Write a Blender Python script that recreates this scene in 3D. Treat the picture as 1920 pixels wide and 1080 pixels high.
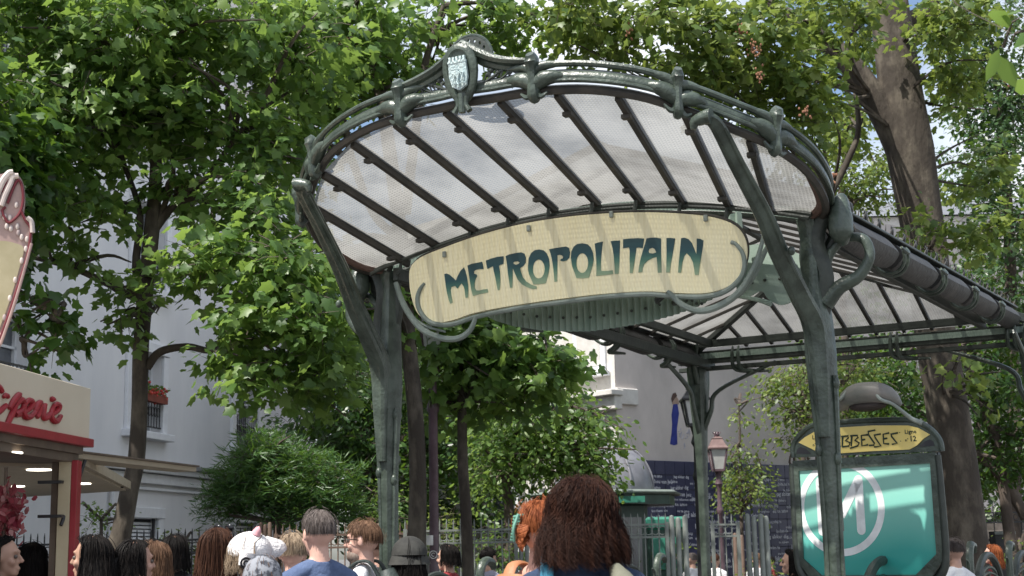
import bpy, bmesh, math, random
import numpy as np
from mathutils import Vector, Matrix
random.seed(7); rng = np.random.default_rng(7)
R = math.radians
for o in list(bpy.data.objects): bpy.data.objects.remove(o)
S = bpy.context.scene; COL = S.collection

# ------------------------------------------------------------------ camera
FPX = 2721.1; PITCH = R(10.3557); ROLL = R(1.0976); CZ = 1.5
cam = bpy.data.objects.new('camera', bpy.data.cameras.new('camera')); COL.objects.link(cam)
cam.data.sensor_width = 36; cam.data.lens = FPX / 1920 * 36
cam.data.clip_start = 0.05; cam.data.clip_end = 2000
right0 = Vector((1, 0, 0)); up0 = Vector((0, -math.sin(PITCH), math.cos(PITCH))); fw = Vector((0, math.cos(PITCH), math.sin(PITCH)))
rt = right0 * math.cos(ROLL) - up0 * math.sin(ROLL); up = right0 * math.sin(ROLL) + up0 * math.cos(ROLL)
M = Matrix((rt, up, -fw)).transposed().to_4x4(); M.translation = Vector((0, 0, CZ)); cam.matrix_world = M
S.camera = cam
cam.data.dof.use_dof = True; cam.data.dof.focus_distance = 9.6; cam.data.dof.aperture_fstop = 7.1
S.render.resolution_x = 1024; S.render.resolution_y = 576
# ------------------------------------------------------------------ sky, sun, exposure
SUN_EL = R(58); SUN_H = Vector((-.79, -.62)).normalized()
w = bpy.data.worlds.new('World'); S.world = w; w.use_nodes = True
nt = w.node_tree; nt.nodes.clear()
sky = nt.nodes.new('ShaderNodeTexSky'); sky.sky_type = 'NISHITA'; sky.sun_disc = False
sky.sun_elevation = SUN_EL; sky.sun_rotation = math.atan2(SUN_H.x, SUN_H.y); sky.air_density = 1.0; sky.dust_density = 1.5
tc = nt.nodes.new('ShaderNodeTexCoord'); nz = nt.nodes.new('ShaderNodeTexNoise'); nz.inputs['Scale'].default_value = 3.2; nz.inputs['Detail'].default_value = 8
cr = nt.nodes.new('ShaderNodeValToRGB'); cr.color_ramp.elements[0].position = .40; cr.color_ramp.elements[1].position = .58
mix = nt.nodes.new('ShaderNodeMix'); mix.data_type = 'RGBA'; mix.inputs['B'].default_value = (6.5, 6.8, 7.2, 1)
bg = nt.nodes.new('ShaderNodeBackground'); bg.inputs['Strength'].default_value = .12
wo = nt.nodes.new('ShaderNodeOutputWorld'); L = nt.links.new
L(tc.outputs['Generated'], nz.inputs['Vector']); L(nz.outputs['Fac'], cr.inputs['Fac']); L(cr.outputs['Color'], mix.inputs['Factor'])
L(sky.outputs['Color'], mix.inputs['A']); L(mix.outputs['Result'], bg.inputs['Color']); L(bg.outputs[0], wo.inputs['Surface'])
sl = bpy.data.lights.new('sun', 'SUN'); sl.energy = 5.0; sl.angle = R(.53); sl.color = (1, .955, .88)
so = bpy.data.objects.new('sun', sl); COL.objects.link(so)
sd = Vector((SUN_H.x * math.cos(SUN_EL), SUN_H.y * math.cos(SUN_EL), math.sin(SUN_EL)))
so.rotation_euler = sd.to_track_quat('Z', 'Y').to_euler(); so.location = (0, 0, 30)
S.view_settings.view_transform = 'Standard'; S.view_settings.look = 'None'; S.view_settings.exposure = 0.6; S.view_settings.gamma = 1
S.view_settings.use_curve_mapping = False
S.render.engine = 'CYCLES'
S.cycles.max_bounces = 10; S.cycles.transparent_max_bounces = 24; S.cycles.diffuse_bounces = 4; S.cycles.sample_clamp_indirect = 8

# ------------------------------------------------------------------ geometry of the place
TH = R(28.2116); EX, EY = .5318, 10.2625; cT, sT = math.cos(TH), math.sin(TH)
def Wp(s, F, Z):            # metro canopy frame: s along its front, F out of its front, Z up
    return Vector((EX + s * cT - F * sT, EY - s * sT - F * cT, Z))
def ray(px, py):            # direction of sight used to measure the photograph
    a, b = px - 960, 540 - py
    u = a * math.cos(ROLL) + b * math.sin(ROLL); v = -a * math.sin(ROLL) + b * math.cos(ROLL)
    return Vector((u, FPX * math.cos(PITCH) - v * math.sin(PITCH), FPX * math.sin(PITCH) + v * math.cos(PITCH)))
def at(px, py, Y):
    d = ray(px, py); return Vector((0, 0, CZ)) + d * (Y / d.y)
def onplane(px, py, P0, N):
    d = ray(px, py); o = Vector((0, 0, CZ)); return o + d * ((Vector(P0) - o).dot(N) / d.dot(N))
NF = Vector((-sT, -cT, 0))
def onF(px, py, F): return onplane(px, py, Wp(0, F, 0), NF)

# ------------------------------------------------------------------ object helpers
def tag(o, label=None, cat=None, group=None, kind=None):
    if label: o['label'] = label
    if cat: o['category'] = cat
    if group: o['group'] = group
    if kind: o['kind'] = kind
    return o
def empty(name, loc, label, cat, group=None, rz=0):
    o = bpy.data.objects.new(name, None); COL.objects.link(o); o.location = loc; o.rotation_euler = (0, 0, rz); o.empty_display_size = .2
    return tag(o, label, cat, group)
INV = {}
def link(name, mesh, parent=None, loc=None, rot=None, scale=None, local=False):
    o = bpy.data.objects.new(name, mesh); COL.objects.link(o)
    if parent is not None:
        o.parent = parent
        if not local:
            m = Matrix.LocRotScale(parent.location, parent.rotation_euler, parent.scale)
            if parent.parent is not None:
                q = parent.parent; m = Matrix.LocRotScale(q.location, q.rotation_euler, q.scale) @ parent.matrix_parent_inverse @ m
            o.matrix_parent_inverse = m.inverted()
    if loc is not None: o.location = loc
    if rot is not None: o.rotation_euler = rot
    if scale is not None: o.scale = scale
    return o
def copy_tree(o, parent=None):
    c = o.copy(); COL.objects.link(c)
    if parent is not None: c.parent = parent
    for ch in [x for x in bpy.data.objects if x.parent == o]: copy_tree(ch, c)
    return c
def frames(pts):
    pts = [Vector(p) for p in pts]; n = len(pts); T = []
    for i in range(n):
        a = pts[max(i - 1, 0)]; b = pts[min(i + 1, n - 1)]; t = (b - a)
        T.append(t.normalized() if t.length > 1e-9 else Vector((0, 0, 1)))
    ref = Vector((0, 0, 1)) if abs(T[0].z) < .9 else Vector((0, 1, 0))
    N = (ref - T[0] * ref.dot(T[0])).normalized(); out = []
    for i in range(n):
        N = (N - T[i] * N.dot(T[i]))
        if N.length < 1e-6: N = T[i].orthogonal()
        N.normalize(); out.append((pts[i], T[i], N.copy(), T[i].cross(N)))
    return out
def cr_spline(pts, k=6):
    P = [Vector(p) for p in pts]; P = [P[0] * 2 - P[1]] + P + [P[-1] * 2 - P[-2]]; out = []
    for i in range(1, len(P) - 2):
        for j in range(k):
            t = j / k; a, b, c, d = P[i - 1], P[i], P[i + 1], P[i + 2]
            out.append(.5 * ((2 * b) + (c - a) * t + (2 * a - 5 * b + 4 * c - d) * t * t + (3 * b - a - 3 * c + d) * t ** 3))
    out.append(P[-2]); return out
def lerpl(vals, n):
    return list(np.interp(np.linspace(0, len(vals) - 1, n), range(len(vals)), vals))
class MB:
    def __init__(s): s.v = []; s.f = []; s.m = []
    def add(s, vs, fs, m=0):
        b = len(s.v); s.v += [tuple(v) for v in vs]; s.f += [tuple(b + i for i in f) for f in fs]; s.m += [m] * len(fs); return s
    def tube(s, pts, r, n=8, m=0, prof=None, flat=1.0, caps=True, smooth=0, ref=None):
        if smooth: pts = cr_spline(pts, smooth)
        if not hasattr(r, '__len__'): r = [r] * len(pts)
        if len(r) != len(pts): r = lerpl(r, len(pts))
        vs = []; fr = frames(pts)
        for (p, T, N, B), rr in zip(fr, r):
            if ref is not None:
                N = (Vector(ref) - T * Vector(ref).dot(T)).normalized(); B = T.cross(N)
            for k in range(n):
                a = 2 * math.pi * k / n; q = rr * (prof(a) if prof else 1)
                vs.append(p + N * (math.cos(a) * q) + B * (math.sin(a) * q * flat))
        L_ = len(pts); fs = [(i * n + k, i * n + (k + 1) % n, (i + 1) * n + (k + 1) % n, (i + 1) * n + k) for i in range(L_ - 1) for k in range(n)]
        if caps: fs += [tuple(range(n - 1, -1, -1)), tuple(range((L_ - 1) * n, L_ * n))]
        return s.add(vs, fs, m)
    def box(s, c, d, m=0, rz=0, ax=None):
        c = Vector(c); hx, hy, hz = d[0] / 2, d[1] / 2, d[2] / 2
        if ax: X, Y, Z = [Vector(a) for a in ax]
        else: X = Vector((math.cos(rz), math.sin(rz), 0)); Y = Vector((-math.sin(rz), math.cos(rz), 0)); Z = Vector((0, 0, 1))
        vs = [c + X * (i * hx) + Y * (j * hy) + Z * (k * hz) for i in (-1, 1) for j in (-1, 1) for k in (-1, 1)]
        return s.add(vs, [(0, 1, 3, 2), (4, 6, 7, 5), (0, 4, 5, 1), (2, 3, 7, 6), (0, 2, 6, 4), (1, 5, 7, 3)], m)
    def bar(s, a, b, wd, h, m=0, upv=(0, 0, 1)):
        a, b = Vector(a), Vector(b); T = (b - a).normalized(); U = Vector(upv); U = (U - T * U.dot(T)).normalized(); B = T.cross(U)
        return s.box((a + b) / 2, ((b - a).length, wd, h), m, ax=(T, B, U))
    def prism(s, pts, off, m=0):
        n = len(pts); off = Vector(off); a = [Vector(p) for p in pts]
        vs = [p + off for p in a] + [p - off for p in a]
        fs = [tuple(range(n)), tuple(range(2 * n - 1, n - 1, -1))] + [(i, n + i, n + (i + 1) % n, (i + 1) % n) for i in range(n)]
        return s.add(vs, fs, m)
    def lathe(s, prof, c=(0, 0, 0), n=16, m=0, sx=1, sy=1, ph=0):
        vs = []; c = Vector(c)
        for r_, z in prof:
            for k in range(n):
                a = 2 * math.pi * k / n + ph; vs.append((c.x + r_ * math.cos(a) * sx, c.y + r_ * math.sin(a) * sy, c.z + z))
        L_ = len(prof); fs = [(i * n + k, i * n + (k + 1) % n, (i + 1) * n + (k + 1) % n, (i + 1) * n + k) for i in range(L_ - 1) for k in range(n)]
        fs += [tuple(range(n - 1, -1, -1)), tuple(range((L_ - 1) * n, L_ * n))]
        return s.add(vs, fs, m)
    def ell(s, c, r, n=12, m=0, axes=None, k=8):
        c = Vector(c); A = axes or ((1, 0, 0), (0, 1, 0), (0, 0, 1)); A = [Vector(a) for a in A]; vs = []
        for i in range(1, k):
            t = math.pi * i / k
            for j in range(n):
                a = 2 * math.pi * j / n
                vs.append(c + A[0] * (r[0] * math.sin(t) * math.cos(a)) + A[1] * (r[1] * math.sin(t) * math.sin(a)) + A[2] * (r[2] * math.cos(t)))
        vs += [c + A[2] * r[2], c - A[2] * r[2]]; T_, B_ = len(vs) - 2, len(vs) - 1
        fs = [(i * n + j, (i + 1) * n + j, (i + 1) * n + (j + 1) % n, i * n + (j + 1) % n) for i in range(k - 2) for j in range(n)]
        fs += [(T_, j, (j + 1) % n) for j in range(n)] + [(B_, (k - 2) * n + (j + 1) % n, (k - 2) * n + j) for j in range(n)]
        return s.add(vs, fs, m)
    def mesh(s, name, mats, smooth=True, recalc=True, bevel=0, angle=40):
        me = bpy.data.meshes.new(name); me.from_pydata(s.v, [], s.f)
        for m in (mats if isinstance(mats, (list, tuple)) else [mats]): me.materials.append(m)
        me.polygons.foreach_set('material_index', s.m)
        if recalc or bevel:
            bm = bmesh.new(); bm.from_mesh(me)
            if recalc: bmesh.ops.recalc_face_normals(bm, faces=bm.faces)
            if bevel:
                es = [e for e in bm.edges if e.is_manifold and e.calc_face_angle(0) > R(50)]
                bmesh.ops.bevel(bm, geom=es, offset=bevel, segments=1, affect='EDGES', clamp_overlap=True)
            bm.to_mesh(me); bm.free()
        if smooth:
            me.polygons.foreach_set('use_smooth', [True] * len(me.polygons))
            try: me.set_sharp_from_angle(angle=R(angle))
            except Exception: pass
        me.update(); return me
    def build(s, name, mats, parent=None, **kw):
        smooth = kw.pop('smooth', True)
        return link(name, s.mesh(name, mats, smooth, bevel=kw.pop('bevel', 0), angle=kw.pop('angle', 40)), parent)
def fill2d(name, loops, frame, depth, mats, parent=None, bevel=0):
    """flat cut shape with holes: loops of (a,b) on the frame (origin, A, B, N)"""
    O, A, B, N = frame
    cu = bpy.data.curves.new(name, 'CURVE'); cu.dimensions = '2D'; cu.fill_mode = 'BOTH'; cu.extrude = depth; cu.bevel_depth = bevel
    for lp in loops:
        sp = cu.splines.new('POLY'); sp.points.add(len(lp) - 1); sp.use_cyclic_u = True
        for q, (a, b) in zip(sp.points, lp): q.co = (a, b, 0, 1)
    o = bpy.data.objects.new(name, cu); COL.objects.link(o)
    me = bpy.data.meshes.new_from_object(o.evaluated_get(bpy.context.evaluated_depsgraph_get()))
    bpy.data.objects.remove(o); bpy.data.curves.remove(cu)
    Mx = Matrix((A, B, N)).transposed().to_4x4(); Mx.translation = O; me.transform(Mx); me.name = name
    ys = np.array([b for lp in loops for _, b in lp]); zc_ = np.empty(len(me.vertices) * 3, 'f'); me.vertices.foreach_get('co', zc_)
    ra = me.attributes.new('rise', 'FLOAT', 'POINT'); ra.data.foreach_set('value', ((zc_.reshape(-1, 3)[:, 2] - O.z - ys.min()) / (ys.max() - ys.min())).astype('f'))
    me.materials.clear()
    for m in (mats if isinstance(mats, (list, tuple)) else [mats]): me.materials.append(m)
    return link(name, me, parent)
def smooth_loop(pts, k=5):
    n = len(pts); out = []
    for i in range(n):
        a, b, c, d = [np.array(pts[(i + q) % n], float) for q in (-1, 0, 1, 2)]
        for j in range(k):
            t = j / k; p = .5 * (2 * b + (c - a) * t + (2 * a - 5 * b + 4 * c - d) * t * t + (3 * b - a - 3 * c + d) * t ** 3); out.append(tuple(p))
    return out

# ------------------------------------------------------------------ materials
def mat(name, col, rough=.6, metal=0, var=.15, scale=6, bump=0, bscale=30, col2=None, trans=0, spec=.5, ramp=(.35, .65), stretch=None, coord='pos', coat=0):
    m = bpy.data.materials.new(name); m.use_nodes = True; n = m.node_tree.nodes; l = m.node_tree.links.new
    b = n['Principled BSDF']; b.inputs['Roughness'].default_value = rough; b.inputs['Metallic'].default_value = metal
    b.inputs['Specular IOR Level'].default_value = spec; b.inputs['Coat Weight'].default_value = coat
    g = n.new('ShaderNodeNewGeometry') if coord == 'pos' else n.new('ShaderNodeTexCoord')
    src = g.outputs['Position'] if coord == 'pos' else g.outputs['Object']
    if stretch:
        mp = n.new('ShaderNodeMapping'); mp.inputs['Scale'].default_value = stretch; l(src, mp.inputs['Vector']); src = mp.outputs['Vector']
    t = n.new('ShaderNodeTexNoise'); t.inputs['Scale'].default_value = scale; t.inputs['Detail'].default_value = 6; t.inputs['Roughness'].default_value = .6; l(src, t.inputs['Vector'])
    c = n.new('ShaderNodeValToRGB'); c.color_ramp.elements[0].position, c.color_ramp.elements[1].position = ramp
    c2 = col2 or tuple(min(1, x * (1 + var)) for x in col); c1 = tuple(x * (1 - var) for x in col) if not col2 else col
    c.color_ramp.elements[0].color = (*c1, 1); c.color_ramp.elements[1].color = (*c2, 1)
    l(t.outputs['Fac'], c.inputs['Fac']); l(c.outputs['Color'], b.inputs['Base Color'])
    if bump:
        t2 = n.new('ShaderNodeTexNoise'); t2.inputs['Scale'].default_value = bscale; t2.inputs['Detail'].default_value = 5; l(src, t2.inputs['Vector'])
        bp = n.new('ShaderNodeBump'); bp.inputs['Strength'].default_value = bump; bp.inputs['Distance'].default_value = .02; l(t2.outputs['Fac'], bp.inputs['Height']); l(bp.outputs['Normal'], b.inputs['Normal'])
    m['b'] = 1
    return m
def emit(name, col, st):
    m = bpy.data.materials.new(name); m.use_nodes = True; b = m.node_tree.nodes['Principled BSDF']
    b.inputs['Base Color'].default_value = (*col, 1); b.inputs['Emission Color'].default_value = (*col, 1); b.inputs['Emission Strength'].default_value = st; return m
def leafmat(name, c1, c2, c3, trans=(.25, .42, .03), rough=.38, tw=.42):
    m = bpy.data.materials.new(name); m.use_nodes = True; n = m.node_tree.nodes; l = m.node_tree.links.new; b = n['Principled BSDF']
    a = n.new('ShaderNodeAttribute'); a.attribute_name = 'tone'; r = n.new('ShaderNodeValToRGB')
    r.color_ramp.elements[0].color = (*c1, 1); r.color_ramp.elements[1].color = (*c3, 1); e = r.color_ramp.elements.new(.5); e.color = (*c2, 1)
    l(a.outputs['Fac'], r.inputs['Fac']); l(r.outputs['Color'], b.inputs['Base Color']); b.inputs['Roughness'].default_value = rough
    b.inputs['Specular IOR Level'].default_value = .5
    tr = n.new('ShaderNodeBsdfTranslucent'); mx = n.new('ShaderNodeMixRGB'); mx.blend_type = 'MULTIPLY'; mx.inputs['Fac'].default_value = .35
    mx.inputs['Color1'].default_value = (*trans, 1); l(r.outputs['Color'], mx.inputs['Color2']); 
    mg = n.new('ShaderNodeMixRGB'); mg.inputs['Fac'].default_value = .5; mg.inputs['Color1'].default_value = (*trans, 1); l(r.outputs['Color'], mg.inputs['Color2'])
    l(mg.outputs['Color'], tr.inputs['Color'])
    ms = n.new('ShaderNodeMixShader'); ms.inputs['Fac'].default_value = tw; l(b.outputs[0], ms.inputs[1]); l(tr.outputs[0], ms.inputs[2]); l(ms.outputs[0], n['Material Output'].inputs['Surface'])
    return m
IRON = mat('green_cast_iron', (.030, .042, .032), .33, 0, bump=.3, bscale=45, scale=6, col2=(.075, .098, .078), coat=.12, ramp=(.38, .62))
IRON_D = mat('dark_green_iron', (.020, .026, .021), .45, 0, bump=.15, bscale=40, scale=7, col2=(.042, .051, .042))
BARS = mat('brown_black_glazing_bar', (.03, .028, .024), .6, 0, bump=.15, col2=(.06, .052, .042))
RUST = mat('brown_rusty_bar', (.10, .055, .04), .7, 0, bump=.3, col2=(.16, .10, .08))
GREYIRON = mat('pale_grey_green_iron', (.20, .225, .20), .5, 0, bump=.15, bscale=40, col2=(.28, .31, .28))
SHIELD = mat('pale_blue_enamel_shield', (.38, .50, .52), .45, 0, bump=.6, bscale=60, scale=40, col2=(.50, .58, .57))
BARK = mat('plane_bark', (.048, .038, .029), .9, 0, bump=1.0, bscale=16, scale=4.2, col2=(.125, .105, .08), ramp=(.47, .66), stretch=(1, 1, .45))
BARK2 = mat('brown_bark', (.055, .042, .034), .9, 0, bump=.8, bscale=18, scale=4, col2=(.11, .085, .068), stretch=(1, 1, .4))
TWIG = mat('twig_bark', (.06, .045, .035), .85, 0, col2=(.10, .08, .06))
LEAF = leafmat('plane_leaf', (.038, .088, .022), (.082, .162, .036), (.18, .275, .065), trans=(.42, .60, .11), rough=.43, tw=.46)
LEAF_Y = leafmat('yellow_green_leaf', (.042, .09, .022), (.105, .17, .038), (.22, .27, .065), trans=(.42, .52, .09), rough=.45)
LEAF_D = leafmat('dark_leaf', (.018, .05, .012), (.036, .09, .02), (.08, .15, .035), tw=.36)
LEAF_B = leafmat('blue_green_leaf', (.025, .06, .025), (.05, .105, .04), (.09, .16, .07), tw=.3)
LEAF_C = leafmat('conifer_needle', (.025, .07, .02), (.055, .13, .035), (.10, .20, .06), tw=.3)
RED_SEED = mat('reddish_seed_cluster', (.20, .08, .045), .8, col2=(.32, .16, .09))

# ------------------------------------------------------------------ ground
mb = MB(); mb.add([(-400, -60, 0), (400, -60, 0), (400, 700, 0), (-400, 700, 0)], [(0, 1, 2, 3)])
tag(mb.build('ground', mat('pavement_asphalt', (.10, .098, .095), .9, 0, bump=.3, bscale=60, scale=1.2, col2=(.16, .155, .15)), smooth=False), kind='structure')
soil = MB(); soil.box((0, 27, .03), (26, 13, .06)); tag(soil.build('flower_bed', mat('dark_soil', (.04, .03, .02), .95, bump=.6), smooth=False), kind='structure')
# ================================================================== METRO ENTRANCE CANOPY
def glassmat(name, tint, tr=.3, grid=True, sc=1.0, alpha=.35):
    m = bpy.data.materials.new(name); m.use_nodes = True; n = m.node_tree.nodes; l = m.node_tree.links.new
    b = n['Principled BSDF']; b.inputs['Base Color'].default_value = (*tint, 1); b.inputs['Roughness'].default_value = .25
    t = n.new('ShaderNodeBsdfTranslucent'); t.inputs['Color'].default_value = (*tint, 1)
    p = n.new('ShaderNodeBsdfTransparent'); p.inputs['Color'].default_value = (.95, .97, .95, 1)
    uv = n.new('ShaderNodeUVMap'); uv.uv_map = 'UVMap'
    sep = n.new('ShaderNodeSeparateXYZ'); l(uv.outputs['UV'], sep.inputs[0])
    def wv(o, k):
        a = n.new('ShaderNodeMath'); a.operation = 'MULTIPLY'; a.inputs[1].default_value = k; l(o, a.inputs[0])
        s = n.new('ShaderNodeMath'); s.operation = 'SINE'; l(a.outputs[0], s.inputs[0]); return s.outputs[0]
    ka = 2 * math.pi / .024 * sc
    sx, sy = wv(sep.outputs['X'], ka), wv(sep.outputs['Y'], ka)
    mx_ = n.new('ShaderNodeMath'); mx_.operation = 'MAXIMUM'; l(sx, mx_.inputs[0]); l(sy, mx_.inputs[1])
    r = n.new('ShaderNodeMapRange'); r.inputs['From Min'].default_value = -.6; r.inputs['From Max'].default_value = 1.0
    r.inputs['To Min'].default_value = alpha + .09; r.inputs['To Max'].default_value = alpha - .07; l(mx_.outputs[0], r.inputs['Value'])
    bp = n.new('ShaderNodeBump'); bp.inputs['Strength'].default_value = .5; bp.inputs['Distance'].default_value = .004; l(mx_.outputs[0], bp.inputs['Height'])
    l(bp.outputs['Normal'], b.inputs['Normal']); l(bp.outputs['Normal'], t.inputs['Normal'])
    g = n.new('ShaderNodeNewGeometry'); nz = n.new('ShaderNodeTexNoise'); nz.inputs['Scale'].default_value = 2.2; nz.inputs['Detail'].default_value = 5; l(g.outputs['Position'], nz.inputs['Vector'])
    rr = n.new('ShaderNodeValToRGB'); rr.color_ramp.elements[0].position = .33; rr.color_ramp.elements[1].position = .56
    rr.color_ramp.elements[0].color = tuple(x * .62 for x in tint) + (1,); rr.color_ramp.elements[1].color = (*tint, 1)
    l(nz.outputs['Fac'], rr.inputs['Fac']); l(rr.outputs['Color'], t.inputs['Color']); l(rr.outputs['Color'], b.inputs['Base Color'])
    m1 = n.new('ShaderNodeMixShader'); m1.inputs['Fac'].default_value = .72; l(b.outputs[0], m1.inputs[1]); l(t.outputs[0], m1.inputs[2])
    m2 = n.new('ShaderNodeMixShader'); l(r.outputs['Result'], m2.inputs['Fac']); l(m1.outputs[0], m2.inputs[1]); l(p.outputs[0], m2.inputs[2])
    l(m2.outputs[0], n['Material Output'].inputs['Surface']); return m
GLASS = [glassmat('ribbed_wired_glass', tuple(x * q for x in (.32, .315, .30)), alpha=a_) for q, a_ in ((1.08, .15), (1.0, .17), (1.14, .14))]
GLASS_R = [glassmat('roof_wired_glass', tuple(x * q for x in (.28, .276, .268)), alpha=a_) for q, a_ in ((1, .18), (.88, .2))]
GCN = [0]
def glass_pane(pts, m, parent, thick=.006, uvd=None):
    GCN[0] += 1; m = m[(GCN[0] * 7) % len(m)]
    """pts: quad or polygon in order; two skins of real thickness, uv in metres"""
    P = [Vector(p) for p in pts]; n = len(P); N = (P[1] - P[0]).cross(P[-1] - P[0]).normalized()
    U = (uvd or (P[1] - P[0])).normalized(); V = N.cross(U)
    mb = MB(); c = sum(P, Vector()) / n
    mb.add(P + [c], [(i, (i + 1) % n, n) for i in range(n)])
    me = mb.mesh('glass_pane', m, smooth=False, recalc=False)
    uv = me.uv_layers.new(name='UVMap')
    for lp in me.loops:
        q = me.vertices[lp.vertex_index].co; uv.data[lp.index].uv = (q.dot(U), q.dot(V))
    return link('glass_pane', me, parent)

canopy = empty('metro_entrance_canopy', Wp(0, 0, 0), 'green cast iron and glass metro entrance canopy with fan shaped awning on vegetal columns', 'metro canopy')
K = canopy
def ridged(k=3, a=.10, ph=0):
    return lambda t: 1 + a * math.cos(k * t + ph) + a * .35 * math.cos(2 * k * t + 1)
# rim of the fan (s, F, Z), mirrored
half = [(0, 1.64, 4.335), (.2, 1.635, 4.33), (.48, 1.63, 4.325), (.8, 1.60, 4.29), (1.1, 1.52, 4.22), (1.34, 1.38, 4.125), (1.55, 1.20, 4.03), (1.72, .98, 3.95), (1.83, .72, 3.86), (1.86, .48, 3.77), (1.82, .22, 3.71), (1.73, .03, 3.68)]
rim = [(-a, b, c) for a, b, c in half[::-1][:-1]] + half
rimW = cr_spline([Wp(*q) for q in rim], 5)
nR = len(rimW)
def rimat(s):      # point of the rim at lateral position s (front part), local coords
    xs = [h[0] for h in half[:9]]
    return Wp(s, np.interp(abs(s), xs, [h[1] for h in half[:9]]), np.interp(abs(s), xs, [h[2] for h in half[:9]]))
def outw(i):
    T = (rimW[min(i + 1, nR - 1)] - rimW[max(i - 1, 0)]); T.z = 0; T.normalize(); return Vector((T.y, -T.x, 0))
OUT = [outw(i) for i in range(nR)]
if (OUT[nR // 2]).dot(NF) < 0: OUT = [-o for o in OUT]
def rimoff(o, z): return [p + q * o + Vector((0, 0, z)) for p, q in zip(rimW, OUT)]
m = MB()
m.tube(rimoff(.0, -.012), .022, 8)                       # bead under the glass edge
m.tube(rimoff(.045, .052), .036, 12, flat=.8, prof=lambda t: 1 + .10 * math.cos(2 * t)); m.tube(rimoff(.065, .018), .016, 8); m.tube(rimoff(.03, .088), .010, 6)
m.build('fan_rim', IRON, K)
m = MB(); m.tube(rimoff(.02, -.03), .028, 6); m.build('rim_glazing_channel', BARS, K)
i0 = next(i for i in range(nR) if (rimW[i] - rimat(-.47)).length < .03 or i == nR // 2 - 6)
ci = nR // 2
# upper slender rails left and right of the crest panel
di = 0
while (rimW[ci + di] - rimW[ci]).length < .46: di += 1
for a, b in ((3, ci - di), (ci + di, nR - 3)):
    seg = rimoff(.06, .125)[a:b + 1]; m = MB(); k = len(seg)
    m.tube([p + Vector((0, 0, .0)) for p in seg], .021, 8)
    m.build('top_rail', IRON, K)
# knots: flared vertical knuckles tying both rails
def knot(i, big=1.0):
    p = rimW[i] + OUT[i] * .06; m = MB(); T = (rimW[i + 1] - rimW[i - 1]).normalized(); O = OUT[i]
    m.tube([p + Vector((0, 0, -.085)) - O * .03, p + Vector((0, 0, -.06)), p + Vector((0, 0, 0)) + O * .01, p + Vector((0, 0, .08)) + O * .015, p + Vector((0, 0, .15)) + O * .03, p + Vector((0, 0, .185)) + O * .055],
           [.03 * big, .042 * big, .033 * big, .034 * big, .046 * big, .026 * big], 10, smooth=4, prof=lambda t: 1 + .18 * math.cos(2 * t))
    for sg in (-1, 1):   # flares running into the rails
        A = lambda q: rimW[min(nR - 1, max(0, i + q))] + OUT[min(nR - 1, max(0, i + q))] * .06
        m.tube([p + Vector((0, 0, .09)), A(sg) + Vector((0, 0, .118)), A(2 * sg) + Vector((0, 0, .124)), A(3 * sg) + Vector((0, 0, .125))], [.034 * big, .032, .024, .012], 10, smooth=4)
        m.tube([p + Vector((0, 0, .0)), A(sg) + Vector((0, 0, .035)), A(2 * sg) + Vector((0, 0, .045)), A(3 * sg) + Vector((0, 0, .045))], [.040 * big, .052, .044, .02], 10, smooth=4)
        m.tube([p + Vector((0, 0, -.06)) + T * .02 * sg, p + T * .05 * sg + Vector((0, 0, -.075)), p + T * .09 * sg + Vector((0, 0, -.05))], [.022, .018, .008], 6, smooth=3)
    m.build('rim_knot', IRON, K)
def idx_at(s):
    t = rimat(s); return min(range(2, nR - 2), key=lambda i: (rimW[i] - t).length)
for s in (-.5, .5, -1.31, 1.31, -1.72, 1.72): knot(idx_at(s), 1.15 if abs(s) < 1 else 1.0)
# crest panel between the two centre knots
m = MB(); seg = list(range(idx_at(-.5), idx_at(.5) + 1)); n = len(seg)
topc = []
for j, i in enumerate(seg):
    t = abs(2 * j / (n - 1) - 1); h = .15 + .19 * (1 - t) ** 1.6 * (1.0 if t > .12 else 1.0)
    topc.append(rimW[i] + OUT[i] * .07 + Vector((0, 0, h)))
m.tube(topc, lerpl([.022, .030, .034, .028, .034, .030, .022], n), 8, flat=1.5)
m.tube([p - Vector((0, 0, .035)) + NF * -.02 for p in topc], lerpl([.012, .03, .035, .02, .035, .03, .012], n), 8)
m.build('crest_top_band', IRON, K)
for sg in (-1, 1):
    m = MB(); c0 = rimat(0) + NF * .07
    X = Vector((cT, -sT, 0))
    def q(a, z): return rimat(sg * a) + NF * .06 + Vector((0, 0, z))
    m.tube([q(.12, .06), q(.2, .10), q(.28, .135), q(.36, .14), q(.42, .10)], .010, 6, smooth=4)
    m.tube([q(.14, .05), q(.24, .07), q(.33, .12), q(.40, .145)], .008, 6, smooth=4)
    m.tube([q(.44, .16), q(.38, .155), q(.34, .12), q(.40, .085), q(.46, .09)], .009, 6, smooth=4)
    for a, z, r_ in ((.19, .14, .018), (.22, .17, .014), (.24, .12, .016), (.17, .18, .016), (.27, .165, .015), (.30, .13, .013), (.21, .20, .014), (.25, .20, .011), (.33, .155, .012), (.16, .115, .014)):
        m.ell(q(a, z), (r_, r_, r_), 7, k=5)
    for k in range(7):
        a = .14 + k * .028; m.tube([q(a, .09), q(a + .02, .12 + .02 * math.sin(k * 2)), q(a + .035, .16)], [.006, .009, .004], 5, smooth=2)
    m.build('crest_tracery', IRON_D, K)
def crest_egg(r_, dz, a0=0):
    C0 = rimat(0) + NF * .115 + Vector((0, 0, .13)); X = Vector((cT, -sT, 0)); pts = []
    for k in range(28):
        a = 2 * math.pi * k / 28; y = math.sin(a); wv = r_ * (.098 + .018 * y); pts.append(C0 + X * (math.cos(a) * wv) + Vector((0, 0, .165 * y * r_ + dz)) + NF * (.03 * y))
    return pts
e = crest_egg(1, 0); m = MB(); m.tube(e + e[:2], .020, 8, caps=False, flat=1.4)
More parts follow.
